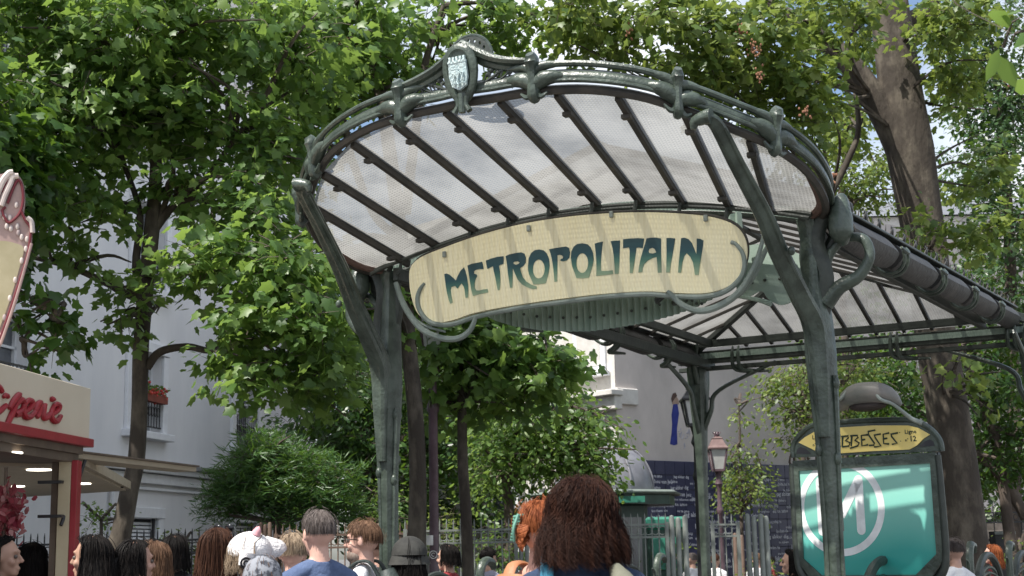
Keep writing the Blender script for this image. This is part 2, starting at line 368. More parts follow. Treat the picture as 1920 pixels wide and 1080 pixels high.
X = Vector((cT, -sT, 0)); C0 = rimat(0) + NF * .10
m.tube([C0 + X * -.035 + Vector((0, 0, -.02)), C0 + X * -.03 + Vector((0, 0, -.07)), C0 + X * -.055 + Vector((0, 0, -.115))], [.022, .014, .020], 8, smooth=3)
m.tube([C0 + X * .035 + Vector((0, 0, -.02)), C0 + X * .03 + Vector((0, 0, -.07)), C0 + X * .055 + Vector((0, 0, -.115))], [.022, .014, .020], 8, smooth=3)
m.tube([C0 + Vector((0, 0, -.0)), C0 + Vector((0, 0, -.12))], [.03, .022], 8)
cr_ring = m.build('crest_frame', IRON, K)
pl = [tuple(x) for x in crest_egg(.86, 0)]
m = MB(); m.prism([Vector(p) - NF * .005 for p in pl], NF * .01); sh = m.build('crest_shield', IRON, K)
m = MB(); Cs = rimat(0) + NF * .135 + Vector((0, 0, .105))
sq = [(-.062, .085), (.062, .085), (.066, .0), (.05, -.06), (0, -.085), (-.05, -.06), (-.066, 0)]
m.prism([Cs + X * a + Vector((0, 0, b)) + NF * (b * .18) for a, b in sq], NF * .010)
rr = random.Random(3)
m.tube([Cs + X * (.012 * math.sin(t * 3)) + Vector((0, 0, .05 - t * .022)) + NF * .02 for t in range(6)], .006, 5)
for a, b in ((-.032, -.01), (0, 0), (.03, -.005)):      # letter-like relief strokes
    m.tube([Cs + X * (a - .008) + Vector((0, 0, b + .03)) + NF * .02, Cs + X * (a + .012) + Vector((0, 0, b + .02)) + NF * .02, Cs + X * (a - .004) + Vector((0, 0, b - .03)) + NF * .018], .005, 5, smooth=2)
for k in range(7): m.tube([Cs + X * (-.045 + k * .015) + Vector((0, 0, -.052 + .004 * (k % 2))) + NF * .014, Cs + X * (-.037 + k * .015) + Vector((0, 0, -.044)) + NF * .014], .005, 5)
m.build('coat_of_arms', SHIELD, K)
m = MB()
for k in range(5): m.box(Cs + X * (-.05 + k * .025) + Vector((0, 0, .108)) + NF * .02, (.015, .02, .034), ax=(X, NF, Vector((0, 0, 1))))
m.box(Cs + Vector((0, 0, .092)) + NF * .018, (.13, .02, .014), ax=(X, NF, Vector((0, 0, 1)))); m.build('mural_crown', SHIELD, K)
# perforated half moon behind the crest
Ch = rimat(0) + NF * .0 + Vector((0, 0, .25)); loops = [[(-.165 + 0.0, -.02)] + [(-.165 * math.cos(a), .165 * math.sin(a)) for a in np.linspace(0, math.pi, 18)] + [(.165, -.02)]]
for r_, nn, hs in ((.13, 9, .010), (.085, 5, .016)):
    for k in range(nn):
        a = math.pi * (k + .7) / (nn + .4); loops.append([(r_ * math.cos(a) + hs * math.cos(b), r_ * math.sin(a) + hs * 1.3 * math.sin(b)) for b in np.linspace(0, 2 * math.pi, 8)[:-1]])
fill2d('perforated_halo', loops, (Ch, X, Vector((0, 0, 1)), NF), .006, IRON_D, K)
m = MB(); m.tube([Ch + X * (.168 * math.cos(a)) + Vector((0, 0, .168 * math.sin(a))) for a in np.linspace(-.1, math.pi + .1, 24)], .010, 6); m.build('halo_border', IRON, K)

# glazing bars and panes of the fan
bs = [.17, .50, .82, 1.15, 1.44]; bz = [3.90, 3.87, 3.81, 3.74, 3.655]; rs = [.20, .59, .97, 1.33, 1.63]
tops = [(-rs[4 - i]) for i in range(5)] + rs; bots = [(-bs[4 - i], bz[4 - i]) for i in range(5)] + list(zip(bs, bz))
RT = [rimat(a) + Vector((0, 0, -.035)) - NF * .02 for a in tops]; RB = [Wp(a, .12, z + .035) for a, z in bots]
for T_, B_ in zip(RT, RB):
    m = MB(); d = (T_ - B_).normalized()
    m.bar(T_, B_ - d * .02, .034, .06, 0); m.bar(T_ + Vector((0, 0, .03)), B_ + Vector((0, 0, .03)), .055, .01, 0)
    b = m.build('glazing_bar', BARS, K, bevel=.004, smooth=False)
    m = MB()
    for t in (.12, .82): m = MB(); m.box(T_.lerp(B_, t) - Vector((0, 0, .04)), (.05, .06, .03), rz=math.atan2(d.y, d.x)); m.build('bar_cleat', BARS, K, bevel=.004, smooth=False)
    m = MB(); q = T_.lerp(B_, .93)          # little scroll bracket between bar and rail
    m.tube([q - Vector((0, 0, .03)), q + Vector((0, 0, -.10)) + NF * .02, q + Vector((0, 0, -.13)) - NF * -.05, B_ + Vector((0, 0, -.09)) + NF * .12], [.012, .016, .012, .018], 7, smooth=4)
    m.build('scroll_bracket', IRON_D, K)
dz = Vector((0, 0, .012))
for i in range(9): glass_pane([RB[i] + dz, RB[i + 1] + dz, RT[i + 1] + dz, RT[i] + dz], GLASS, K, uvd=(RT[i] - RB[i]))
for sg, T_, B_ in ((1, RT[9], RB[9]), (-1, RT[0], RB[0])):
    ring = [B_ + dz, T_ + dz] + [Wp(sg * a, b, c - .02) for a, b, c in ((1.71, .96, 3.95), (1.82, .72, 3.87), (1.85, .48, 3.78), (1.81, .22, 3.72), (1.70, .08, 3.69))]
    if sg < 0: ring = ring[::-1]
    glass_pane(ring, GLASS, K, uvd=(T_ - B_))
    m = MB(); m.tube([Wp(sg * 1.86, .60, 3.80), Wp(sg * 1.82, .25, 3.70), Wp(sg * 1.70, .06, 3.665)], .03, 8, smooth=4); m.build('end_bar', RUST, K)
# rail that carries the fan (transom), ridged sheet band and gutter behind it
def arch(s): return 3.93 - .235 * (s / 1.7) ** 2 * 1.05
tr = [(s, arch(s)) for s in np.linspace(-1.72, 1.72, 41)]
m = MB()
m.tube([Wp(s, .20, z - .055) for s, z in tr], .014, 8); m.tube([Wp(s, .14, z - .02) for s, z in tr], .018, 8)
m.tube([Wp(s, -.10, z - .03) for s, z in tr], .03, 8)
m.build('transom_rail', IRON_D, K)
m = MB(); N_ = 230; vs = []
for k in range(N_ + 1):
    s = -1.70 + 3.40 * k / N_; z = arch(s); o = .006 * (k % 2)
    vs += [Wp(s, .02 + o, z - .045), Wp(s, .035 + o, z + .028)]
m.add(vs, [(2 * k, 2 * k + 2, 2 * k + 3, 2 * k + 1) for k in range(N_)])
GREYSHEET = mat('ribbed_green_sheet', (.20, .27, .225), .45, 0, bump=.1, col2=(.27, .34, .29))
m.build('ridged_band', GREYSHEET, K, smooth=False)
# corrugated apron under the transom, wavy lower edge, with rivets
low = [(-1.28, 3.50), (-.90, 3.30), (-.55, 3.20), (-.25, 3.14), (.0, 3.08), (.2, 3.06), (.42, 3.05), (.62, 3.09), (.80, 3.15), (.95, 3.24), (1.1, 3.36), (1.22, 3.50)]
LS = [onF(x, y, -.06) for x, y in ((925, 600), (960, 611), (1010, 619), (1060, 622), (1110, 621), (1160, 614), (1213, 605), (1268, 590), (1310, 574), (1345, 556))]
inv = lambda p: ((p - Vector((EX, EY, 0))).dot(X), p.z)
lo = [inv(p) for p in LS]; xs = [a for a, _ in lo]; zs = [b for _, b in lo]
m = MB(); vs = []; N_ = 90
for k in range(N_ + 1):
    s = xs[0] - .25 + (xs[-1] + .2 - xs[0] + .25) * k / N_; zl = np.interp(s, [xs[0] - .25] + xs + [xs[-1] + .2], [zs[0] + .16] + zs + [zs[-1] + .10]); zt = zl + .5 if zl < 3.4 else 3.75
    o = .010 * math.sin(k * math.pi)
    o = .015 if k % 2 else -.015
    vs += [Wp(s, -.06 + o, zl), Wp(s, -.06 + o, max(zt, 3.5))]
m.add(vs, [(2 * k, 2 * k + 2, 2 * k + 3, 2 * k + 1) for k in range(N_)]); m.build('corrugated_apron', GREYSHEET, K, smooth=False)
m0 = MB(); m0.ell((0, 0, 0), (.011, .011, .011), 8, k=6); rivm = m0.mesh('rivet', IRON_D)
for k in range(16):
    s = xs[0] + .05 + (xs[-1] - xs[0] - .15) * k / 15; z = np.interp(s, xs, zs) + .10
    link('rivet', rivm, K, loc=Wp(s, -.045, z))
for k in range(5): link('rivet', rivm, K, loc=Wp(xs[-2] - .05 + k * .04 - .15 * (k > 2), -.045, np.interp(xs[-2] - .05 + k * .04, xs, zs) + .02 * (k % 2)))
# waved cheek plate beside the right column
Fp = -.10
lp = smooth_loop([(1380, 500), (1392, 468), (1420, 458), (1462, 462), (1500, 478), (1512, 500), (1508, 535), (1490, 562), (1465, 572), (1442, 562), (1428, 546), (1405, 556), (1384, 552)], 4)
sc2 = [inv(onF(a, b, Fp)) for a, b in lp]; O0 = Vector((EX, EY, 0)) + NF * Fp
fill2d('cheek_plate', [sc2], (O0, X, Vector((0, 0, 1)), NF), .006, GREYSHEET, K)
for a, b in ((1434, 525), (1462, 523), (1410, 530)): link('rivet', rivm, K, loc=onF(a, b, Fp + .012))
mm = MB(); mm.tube([onF(1385, 556, -.09), onF(1420, 562, -.07), onF(1446, 570, -.06)], [.012, .015, .02], 6, smooth=3); mm.build('cheek_stem', GREYSHEET, K)

# columns
def column(s, L, name='column', front=True):
    m = MB()
    if front:
        prof = [(0, .15), (.12, .145), (.3, .095), (.8, .072), (1.4, .060), (1.8, .064), (2.2, .074), (2.45, .084), (2.75, .096), (2.95, .090), (3.2, .075), (3.5, .072), (3.66, .09)]
        sg = 1 if s > 0 else -1
        pts = [Wp(s - sg * .02 * max(0, z - 2.2), -L, z) for z, _ in prof]
        m.tube(pts, [r_ for _, r_ in prof], 20, smooth=5, prof=ridged(4, .09, .5))
        # climbing stem ribs with leaf nodes
        for ph, z0, z1 in ((.3, .2, 2.6), (2.2, .2, 3.1), (4.2, .2, 2.7), (5.4, 1.6, 3.4)):
            path = []
            for k in range(12):
                z = z0 + (z1 - z0) * k / 11; r_ = np.interp(z, [a for a, _ in prof], [b for _, b in prof]) * .97
                a = ph + .10 * math.sin(z * 2.1 + ph); path.append(Wp(s + math.cos(a) * r_ - sg * .02 * max(0, z - 2.2), -L + math.sin(a) * r_, z))
            m.tube(path, lerpl([.022, .015, .014, .017, .024], 12), 7, smooth=2)
            for z in (2.05 + ph * .03, 2.55):
                r_ = np.interp(z, [a for a, _ in prof], [b for _, b in prof])
                m.ell(Wp(s + math.cos(ph) * r_, -L + math.sin(ph) * r_, z), (.026, .026, .045), 8, k=6)
    else:
        prof = [(0, .10), (.15, .095), (.3, .062), (1.2, .052), (2.2, .056), (2.8, .075), (3.15, .10), (3.4, .12), (3.6, .125)]
        m.tube([Wp(s, -L, z) for z, _ in prof], [r_ for _, r_ in prof], 16, smooth=5, prof=ridged(4, .06))
    return m.build(name, IRON, K)
COLS = [(-1.70, 0), (1.70, 0), (-1.72, 6.66), (2.02, 6.66)]
for i, (s, L_) in enumerate(COLS): column(s, L_, front=i < 2)
# curved front arms
for sg in (-1, 1):
    arm = [Wp(sg * a, b, c) for a, b, c in ((1.46, 1.40, 4.035), (1.52, 1.34, 4.0), (1.555, 1.08, 3.80), (1.60, .765, 3.55), (1.625, .56, 3.33), (1.66, .30, 3.10), (1.69, .12, 2.92), (1.70, .085, 2.6), (1.70, .075, 2.2))]
    m = MB(); m.tube(arm, [.035, .046, .046, .054, .062, .068, .075, .062, .04], 16, smooth=5, prof=ridged(4, .15, 1.2))
    fr = cr_spline(arm, 5)
    for dx in (-.055, .06):
        m.tube([p + X * dx * (.6 + .4 * i / len(fr)) + NF * .02 for i, p in enumerate(fr[6:-6])], [.014, .02, .024, .02, .012], 7)
    m.build('curved_arm', IRON, K)
    m = MB(); p = Wp(sg * 1.49, 1.42, 4.03)
    m.tube([p + X * .03 * sg, p, p - X * .07 * sg - Vector((0, 0, .02)), p - X * .085 * sg - Vector((0, 0, .065))], [.05, .045, .035, .018], 9, smooth=3); m.build('arm_head', IRON, K)
    for z, r_ in ((2.93, .05), (3.33, .03)):
        m = MB(); q = Wp(sg * 1.72, .14 if z < 3 else .62, z); m.ell(q, (r_ * .8, r_ * .8, r_), 10, k=7); m.build('arm_boss', IRON, K)
    # column head: twisted stems, loop handle and pod at the gutter end
    m = MB(); B0 = Wp(sg * 1.70, 0, 0)
    def q(s, F, z): return Wp(sg * s, F, z)
    m.tube([q(1.70, .0, 3.0), q(1.76, .02, 3.25), q(1.72, .04, 3.5), q(1.80, .06, 3.72), q(1.86, .25, 3.78)], [.055, .045, .042, .045, .04], 12, smooth=5, prof=ridged(3, .18))
    m.tube([q(1.66, -.02, 3.2), q(1.62, -.02, 3.4), q(1.66, .0, 3.6), q(1.78, .05, 3.75)], [.05, .045, .04, .03], 9, smooth=4)
    m.tube([q(1.68, .05, 3.62), q(1.60, .10, 3.70), q(1.64, .15, 3.76), q(1.72, .12, 3.72)], [.018, .022, .02, .012], 8, smooth=4)
    m.tube([q(1.74, -.05, 3.40), q(1.83, -.05, 3.55), q(1.80, .02, 3.66)], [.05, .055, .05], 9, smooth=4)
    m.build('column_head', IRON_D, K)
    m = MB(); lp = [q(1.74, 0, 3.08), q(1.84, .0, 3.18), q(1.97, .0, 3.24), q(2.05, .0, 3.36), q(2.02, .0, 3.48), q(1.90, .0, 3.50), q(1.80, .0, 3.42), q(1.75, .0, 3.30)]
    m.tube(lp, [.06, .05, .042, .036, .034, .03, .03, .03], 10, smooth=5); m.build('loop_bracket', IRON, K)
    m = MB(); P0 = q(1.90, .06, 3.60)
    m.tube([P0 + Vector((0, 0, .17)) - NF * .05, P0 + Vector((0, 0, .14)), P0 + NF * .03 + Vector((0, 0, .02)), P0 + NF * .035 - Vector((0, 0, .08)), P0 - Vector((0, 0, .15))], [.025, .055, .085, .085, .03], 12, smooth=5, flat=.95)
    pod = m.build('gutter_end_pod', IRON, K)
    m = MB(); Q0 = P0 + NF * .105 - Vector((0, 0, .03)); m.tube([Q0 + X * (.03 * math.cos(a)) + Vector((0, 0, .055 * math.sin(a))) for a in np.linspace(0, 2 * math.pi, 18)], .007, 6, caps=False); m.build('pod_ring', IRON, pod)
# gutters along both sides
GUT = mat('weathered_gutter_metal', (.018, .018, .017), .55, 0, bump=.4, bscale=24, scale=4, col2=(.05, .046, .042))
for sg, sE in ((1, 1.84), (-1, 1.76)):
    nseg = 5; L0, L1 = .05, 6.75
    gz_ = (lambda L: 3.57 + .042 * L) if sg > 0 else (lambda L: 3.72)
    for k in range(nseg):
        a = L0 + (L1 - L0) * k / nseg + .06; b = L0 + (L1 - L0) * (k + 1) / nseg - .06; m = MB()
        m.tube([Wp(sg * sE, -a, gz_(a) + .01), Wp(sg * sE, -(a * .6 + b * .4), gz_(a * .6 + b * .4)), Wp(sg * sE, -(a * .2 + b * .8), gz_(b) - .01), Wp(sg * sE, -b, gz_(b))], [.095, .108, .112, .09], 20, smooth=3, prof=lambda t: 1 + .07 * math.cos(4 * t) + .02 * math.cos(12 * t))
        m.build('gutter_trough', GUT, K)
        m = MB()      # flared lips where troughs overlap
        for o, r_ in ((-.04, .128), (.03, .120)):
            m.tube([Wp(sg * (sE + r_ * math.cos(t)), -b - .05 + o - .10 * (1 - math.sin(t)) * .5, gz_(b) + r_ * math.sin(t) * 1.02) for t in np.linspace(-math.pi, .25, 16)], .014, 6)
        m.tube([Wp(sg * (sE + .12), -b + .02, gz_(b) + .04), Wp(sg * (sE + .14), -b - .10, gz_(b) + .02), Wp(sg * (sE + .10), -b - .22, gz_(b) + .08)], [.012, .018, .008], 6, smooth=3)
        m.build('gutter_collar', IRON, K)
    m = MB(); m.bar(Wp(sg * (sE - .02), -.0, gz_(0) + .135), Wp(sg * (sE - .02), -6.8, gz_(6.8) + .135), .16, .02)
    if sg < 0: m.bar(Wp(sg * (sE - .20), .1, 3.62), Wp(sg * (sE - .20), -6.75, 3.62), .05, .10)
    m.build('eave_beam', IRON_D, K, smooth=False, bevel=.005)
    tm = MB(); tm.tube([(0, 0, 0), (.01, .01, .04), (.01, .03, .085)], [.008, .006, .002], 6, smooth=2); tm.tube([(.03, .03, 0), (.045, .045, .04), (.055, .07, .07)], [.008, .006, .002], 6, smooth=2)
    tm.tube([(.0, -.10, .01), (.02, -.2, .05), (.03, -.28, .07)], [.01, .035, .006], 8, smooth=3, flat=.35)
    me = tm.mesh('roof_spike', GUT)
    for k in range(17):
        link('roof_spike', me, K, loc=Wp(sg * sE, -.55 - .38 * k, gz_(.55 + .38 * k) + .145), rot=(0, 0, -TH + (0 if sg > 0 else math.pi * 0)))
# rear and inner beams
zE = 3.72
m = MB(); a, b = Wp(-1.95, -6.66, zE - .05), Wp(2.2, -6.66, zE - .05)
m.bar(a, b, .10, .06); m.bar(a + Vector((0, 0, .10)), b + Vector((0, 0, .10)), .12, .025); m.bar(a - Vector((0, 0, .09)), b - Vector((0, 0, .09)), .06, .05); m.build('rear_eave_beam', IRON_D, K, smooth=False, bevel=.006)
m = MB(); vs = []
for k in range(121):
    s = -1.7 + 3.75 * k / 120; o = .006 * (k % 2); vs += [Wp(s, -6.60 + o, zE - .03), Wp(s, -6.60 + o, zE + .035)]
m.add(vs, [(2 * k, 2 * k + 2, 2 * k + 3, 2 * k + 1) for k in range(120)]); m.build('ridged_band', GREYSHEET, K, smooth=False)
m = MB(); m.bar(Wp(-1.55, -6.30, zE + .10), Wp(1.75, -6.30, zE + .10), .07, .08); m.build('rear_purlin', IRON_D, K, smooth=False, bevel=.005)
m = MB(); m.bar(Wp(-1.42, .0, zE + .10), Wp(-1.42, -6.3, zE + .10), .07, .08); m.build('side_purlin', IRON_D, K, smooth=False, bevel=.005)
m = MB(); m.bar(Wp(1.60, -.15, 3.66), Wp(1.60, -6.4, 3.80), .06, .15); m.build('side_purlin', IRON_D, K, smooth=False, bevel=.005)  # dark board added to cover the side roof bars seen from below
# hipped glass roof
HZ = 4.42; AP = 4.95
ridge0, ridge1 = Wp(.1, -.1, HZ), Wp(.1, -AP, HZ)
cl, cR = Wp(-1.76, -6.66, zE + .06), Wp(1.98, -6.66, zE + .12)
for c_ in (cl, cR):
    m = MB(); m.bar(c_, ridge1, .06, .09); m.build('hip_rafter', IRON_D, K, smooth=False, bevel=.006)
m = MB(); m.bar(ridge0, ridge1, .06, .08); m.build('ridge_bar', IRON_D, K, smooth=False, bevel=.006)
def roofside(sg, sE):
    lo, hi = [], []
    for k in range(15):
        L_ = .05 + 6.5 * k / 14; lo.append(Wp(sg * sE, -L_, zE + .1)); 
        if L_ <= AP: hi.append(Wp(.1, -L_, HZ))
        else:
            t = (L_ - AP) / (6.66 - AP); hi.append(ridge1.lerp(Wp(sg * sE, -6.66, zE + .1), t))
    for k in range(14):
        q = [lo[k], lo[k + 1], hi[k + 1], hi[k]]
        if sg < 0: q = q[::-1]
        glass_pane(q, GLASS_R, K, uvd=(hi[k] - lo[k]) if (hi[k] - lo[k]).length > .1 else None)
    for a, b in zip(lo, hi):
        if (a - b).length > .3: m = MB(); m.bar(a, b, .035, .05); m.build('glazing_bar', BARS, K, smooth=False)
roofside(1, 1.78); roofside(-1, 1.73)
lo, hi = [], []
for k in range(13):
    s = -1.70 + 3.62 * k / 12; lo.append(Wp(s, -6.64, zE + .1)); t = (s + 1.72) / 1.82 if s < .1 else (1.96 - s) / 1.86
    hi.append((cl if s < .1 else cR).lerp(ridge1, min(1, max(0, t))))
for k in range(12):
    glass_pane([lo[k + 1], lo[k], hi[k], hi[k + 1]], GLASS_R, K, uvd=Vector((0, 0, 1)) + NF)
for a, b in zip(lo, hi):
    if (a - b).length > .3: m = MB(); m.bar(a, b, .035, .05); m.build('glazing_bar', BARS, K, smooth=False)
# arches from the rear columns and collars on the beams
def arch_arm(p0, p1, p2, r_=.032):
    m = MB(); m.tube([p0, p0.lerp(p1, .5) + (p0 - p2) * .0, p1, p2], [r_ * 1.3, r_ * 1.05, r_ * .9, r_ * .7], 9, smooth=6, prof=ridged(2, .15)); m.build('arched_brace', IRON, K)
for s in (-1.72, 2.02):
    dr = 1 if s < 0 else -1
    arch_arm(Wp(s + .03 * dr, -6.66, 2.85), Wp(s + .25 * dr, -6.66, 3.32), Wp(s + .95 * dr, -6.66, 3.60))
    arch_arm(Wp(s, -6.62, 2.85), Wp(s, -6.35, 3.32), Wp(s, -5.65, 3.58))
    m = MB()
    for sx in (.03, -.03): m.tube([Wp(s + sx, -6.55, 3.40), Wp(s + sx, -6.48, 3.60), Wp(s + sx + .04, -6.46, 3.80), Wp(s + .1, -6.4, 3.95)], [.03, .032, .022, .015], 8, smooth=4)
    m.build('capital', IRON, K)
for s in (.62, 1.85, -.6 - .6):
    m = MB()
    for o in (-.035, .035): m.tube([Wp(s + o, -6.54, 3.80), Wp(s + o, -6.50, 3.70), Wp(s + o, -6.56, 3.55), Wp(s + o * .5 + .1, -6.66, 3.52), Wp(s + .35, -6.66, 3.50)], [.012, .022, .024, .026, .012], 8, smooth=4)
    m.build('beam_collar', IRON, K)
for L_ in (2.3, 4.2, 5.6):
    m = MB()
    for o in (-.03, .03): m.tube([Wp(-1.62, -L_ + o, 3.80), Wp(-1.58, -L_ + o, 3.70), Wp(-1.66, -L_ + o, 3.56), Wp(-1.78, -L_ - .1, 3.53), Wp(-1.76, -L_ - .45, 3.55)], [.012, .022, .024, .026, .012], 8, smooth=4)
    m.build('beam_collar', IRON, K)

# ================================================================== SIGN
sign = empty('metro_sign', Wp(0, .28, 3.5), 'cream curved sign reading METROPOLITAIN in green art nouveau letters under the fan canopy', 'sign')
FS = .28; O1 = Vector((EX, EY, 0)) + NF * FS; ZV = Vector((0, 0, 1))
def sgn(px, py, F=FS): return inv(onF(px, py, F))
outl = [(770, 530), (772, 503), (790, 484), (832, 466), (900, 442), (980, 421), (1060, 408), (1140, 401), (1220, 399), (1300, 403), (1350, 411), (1383, 426), (1400, 452), (1402, 484), (1390, 514), (1366, 538), (1325, 550), (1270, 550), (1214, 547), (1141, 551), (1068, 559), (973, 572), (893, 587), (850, 601), (812, 606), (787, 590), (775, 562)]
CREAM = bpy.data.materials.new('cream_enamel_reeded'); CREAM.use_nodes = True
n = CREAM.node_tree.nodes; l = CREAM.node_tree.links.new; b = n['Principled BSDF']; b.inputs['Roughness'].default_value = .35
g = n.new('ShaderNodeTexCoord'); wv = n.new('ShaderNodeTexWave'); mp = n.new('ShaderNodeMapping'); mp.inputs['Rotation'].default_value = (0, 0, TH)
gp = n.new('ShaderNodeNewGeometry'); l(gp.outputs['Position'], mp.inputs['Vector']); l(mp.outputs['Vector'], wv.inputs['Vector']); wv.inputs['Scale'].default_value = 7.2; wv.inputs['Distortion'].default_value = .4; wv.bands_direction = 'X'
bp = n.new('ShaderNodeBump'); bp.inputs['Strength'].default_value = .8; bp.inputs['Distance'].default_value = .006; l(wv.outputs['Fac'], bp.inputs['Height']); l(bp.outputs['Normal'], b.inputs['Normal'])
nz2 = n.new('ShaderNodeTexNoise'); nz2.inputs['Scale'].default_value = 5; l(gp.outputs['Position'], nz2.inputs['Vector'])
rp = n.new('ShaderNodeValToRGB'); rp.color_ramp.elements[0].color = (.82, .72, .44, 1); rp.color_ramp.elements[1].color = (.88, .80, .54, 1); l(nz2.outputs['Fac'], rp.inputs['Fac']); l(rp.outputs['Color'], b.inputs['Base Color'])
fill2d('sign_panel', [smooth_loop([sgn(*p) for p in outl], 5)], (O1, X, ZV, NF), .018, CREAM, sign)
m = MB(); top = [onF(*p, FS) for p in outl[1:16]]; m.tube([q + ZV * .012 for q in top], .010, 6, smooth=4); m.build('sign_edge', BARS, sign)
LET = mat('letter_placeholder', (.02, .1, .1))
n = LET.node_tree.nodes; l = LET.node_tree.links.new; LET.name = 'teal_letter_print'
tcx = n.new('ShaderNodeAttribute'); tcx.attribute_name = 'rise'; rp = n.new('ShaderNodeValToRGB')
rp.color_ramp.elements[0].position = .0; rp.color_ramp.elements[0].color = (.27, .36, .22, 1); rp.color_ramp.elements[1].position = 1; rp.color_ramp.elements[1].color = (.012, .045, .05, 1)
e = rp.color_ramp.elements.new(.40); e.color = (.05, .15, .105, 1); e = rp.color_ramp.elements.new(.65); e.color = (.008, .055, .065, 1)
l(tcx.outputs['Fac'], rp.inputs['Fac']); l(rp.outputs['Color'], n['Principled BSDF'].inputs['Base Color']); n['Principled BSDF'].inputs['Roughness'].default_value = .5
def ellp(cx, cy, rx, ry, k=20): return [(cx + rx * math.cos(a), cy + ry * math.sin(a)) for a in np.linspace(0, 2 * math.pi, k + 1)[:-1]]
LA = {
 'M': [[(118,478),(150,470),(190,488),(240,530),(278,568),(300,510),(340,435),(390,385),(410,440),(430,520),(445,620),(448,700),(445,800),(412,806),(405,760),(398,690),(385,650),(355,605),(330,635),(298,678),(265,640),(215,655),(205,700),(212,760),(232,870),(200,888),(180,840),(155,740),(140,650),(128,560)]],
 'E': [[(437,360),(500,335),(640,308),(652,352),(658,408),(600,408),(550,420),(525,440),(527,472),(560,482),(572,505),(560,525),(545,560),(535,610),(537,670),(560,705),(600,705),(660,690),(715,685),(725,730),(620,752),(512,780),(490,690),(468,560),(450,440)]],
 'T': [[(692,292),(760,265),(850,240),(935,230),(938,285),(932,338),(890,350),(872,365),(885,440),(890,540),(888,640),(880,695),(858,703),(845,650),(825,540),(800,430),(790,368),(755,385),(715,408),(700,350)]],
 'R': [[(965,230),(1020,205),(1100,188),(1180,178),(1225,195),(1245,250),(1240,320),(1215,360),(1165,395),(1175,450),(1200,520),(1250,580),(1320,625),(1395,650),(1392,680),(1340,685),(1260,660),(1190,620),(1130,550),(1090,460),(1070,410),(1062,390),(1062,480),(1060,580),(1058,665),(1025,668),(1018,600),(1000,480),(985,350),(972,270)],[(1068,320),(1090,305),(1130,302),(1160,315),(1150,335),(1110,350),(1080,340)]],
 'O': [[(1275,360),(1285,260),(1320,185),(1370,148),(1430,138),(1490,150),(1535,195),(1565,270),(1572,360),(1560,450),(1540,530),(1520,605),(1440,615),(1350,622),(1325,560),(1290,480),(1275,420)],ellp(1423,408,83,132)],
 'P': [[(1565,135),(1640,122),(1720,108),(1800,97),(1840,115),(1855,180),(1845,250),(1810,290),(1760,303),(1722,295),(1728,272),(1755,262),(1762,240),(1745,220),(1710,212),(1680,218),(1682,300),(1680,400),(1678,500),(1678,580),(1640,586),(1635,520),(1625,400),(1605,270),(1585,190)]]}
LB = {
 'O': [[(88,370),(95,290),(125,230),(170,195),(235,185),(300,198),(345,240),(372,310),(380,390),(370,450),(350,530),(320,625),(240,636),(160,632),(135,560),(105,480)],ellp(234,440,77,127)],
 'L': [[(395,190),(440,175),(500,165),(490,230),(480,330),(472,450),(475,530),(485,542),(550,540),(625,532),(632,580),(520,595),(415,605),(418,520),(415,400),(405,280)]],
 'I': [[(600,160),(650,152),(718,150),(716,250),(712,370),(708,480),(700,578),(652,580),(650,480),(640,360),(625,250)]],
 'T': [[(760,135),(850,125),(950,120),(1028,125),(1020,180),(1010,248),(960,240),(930,245),(920,320),(905,420),(890,510),(880,568),(845,568),(845,480),(842,380),(845,280),(835,240),(790,245),(758,250)]],
 'A': [[(1060,125),(1110,115),(1180,113),(1245,125),(1245,250),(1248,400),(1252,560),(1205,565),(1200,470),(1190,360),(1140,375),(1080,405),(1030,450),(1010,510),(1005,555),(955,560),(965,480),(985,380),(1020,260),(1045,180)],[(1085,290),(1095,258),(1130,243),(1165,258),(1185,305),(1140,318),(1095,310)]],
 'I2': [[(1315,120),(1370,118),(1425,125),(1410,230),(1390,350),(1370,460),(1358,560),(1312,560),(1315,450),(1318,300)]],
 'N': [[(1505,120),(1550,115),(1600,135),(1640,180),(1670,250),(1700,330),(1705,230),(1705,125),(1750,130),(1790,150),(1780,250),(1760,370),(1740,480),(1728,590),(1680,592),(1672,520),(1655,430),(1625,365),(1575,312),(1545,350),(1520,430),(1510,500),(1502,562),(1465,562),(1470,480),(1480,380),(1492,250)]]}
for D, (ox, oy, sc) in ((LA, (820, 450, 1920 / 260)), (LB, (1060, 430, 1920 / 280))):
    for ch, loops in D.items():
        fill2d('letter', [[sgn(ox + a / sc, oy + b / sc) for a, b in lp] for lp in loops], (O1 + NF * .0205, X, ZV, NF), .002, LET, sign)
def band(name, pts, r_, m_, F=FS + .022, flat=1.0, smooth=5):
    m = MB(); m.tube([onF(a, b, F) for a, b in pts], r_, 8, smooth=smooth, flat=flat); return m.build(name, m_, sign)
FRAME = mat('grey_green_sign_frame', (.15, .18, .155), .5, 0, bump=.15, col2=(.22, .26, .23))
band('sign_frame', [(796, 531), (788, 542), (783, 560), (787, 582), (803, 602), (825, 609), (852, 607), (893, 594), (973, 578), (1068, 565), (1141, 556), (1214, 552), (1270, 556), (1325, 556), (1362, 545), (1388, 522), (1396, 498), (1392, 474), (1380, 458), (1371, 454)], [.010, .016, .019, .019, .019, .019, .019, .018, .018, .018, .018, .018, .018, .019, .019, .019, .017, .015, .013, .014], FRAME)
band('sign_loop', [(742, 530), (752, 560), (768, 590), (792, 618), (828, 634), (860, 634), (882, 618), (893, 592)], [.018, .022, .024, .024, .024, .022, .020, .016], FRAME, F=FS + .03)
band('sign_loop', [(745, 545), (765, 585), (795, 610), (835, 622)], [.010, .012, .012, .008], FRAME, F=FS)
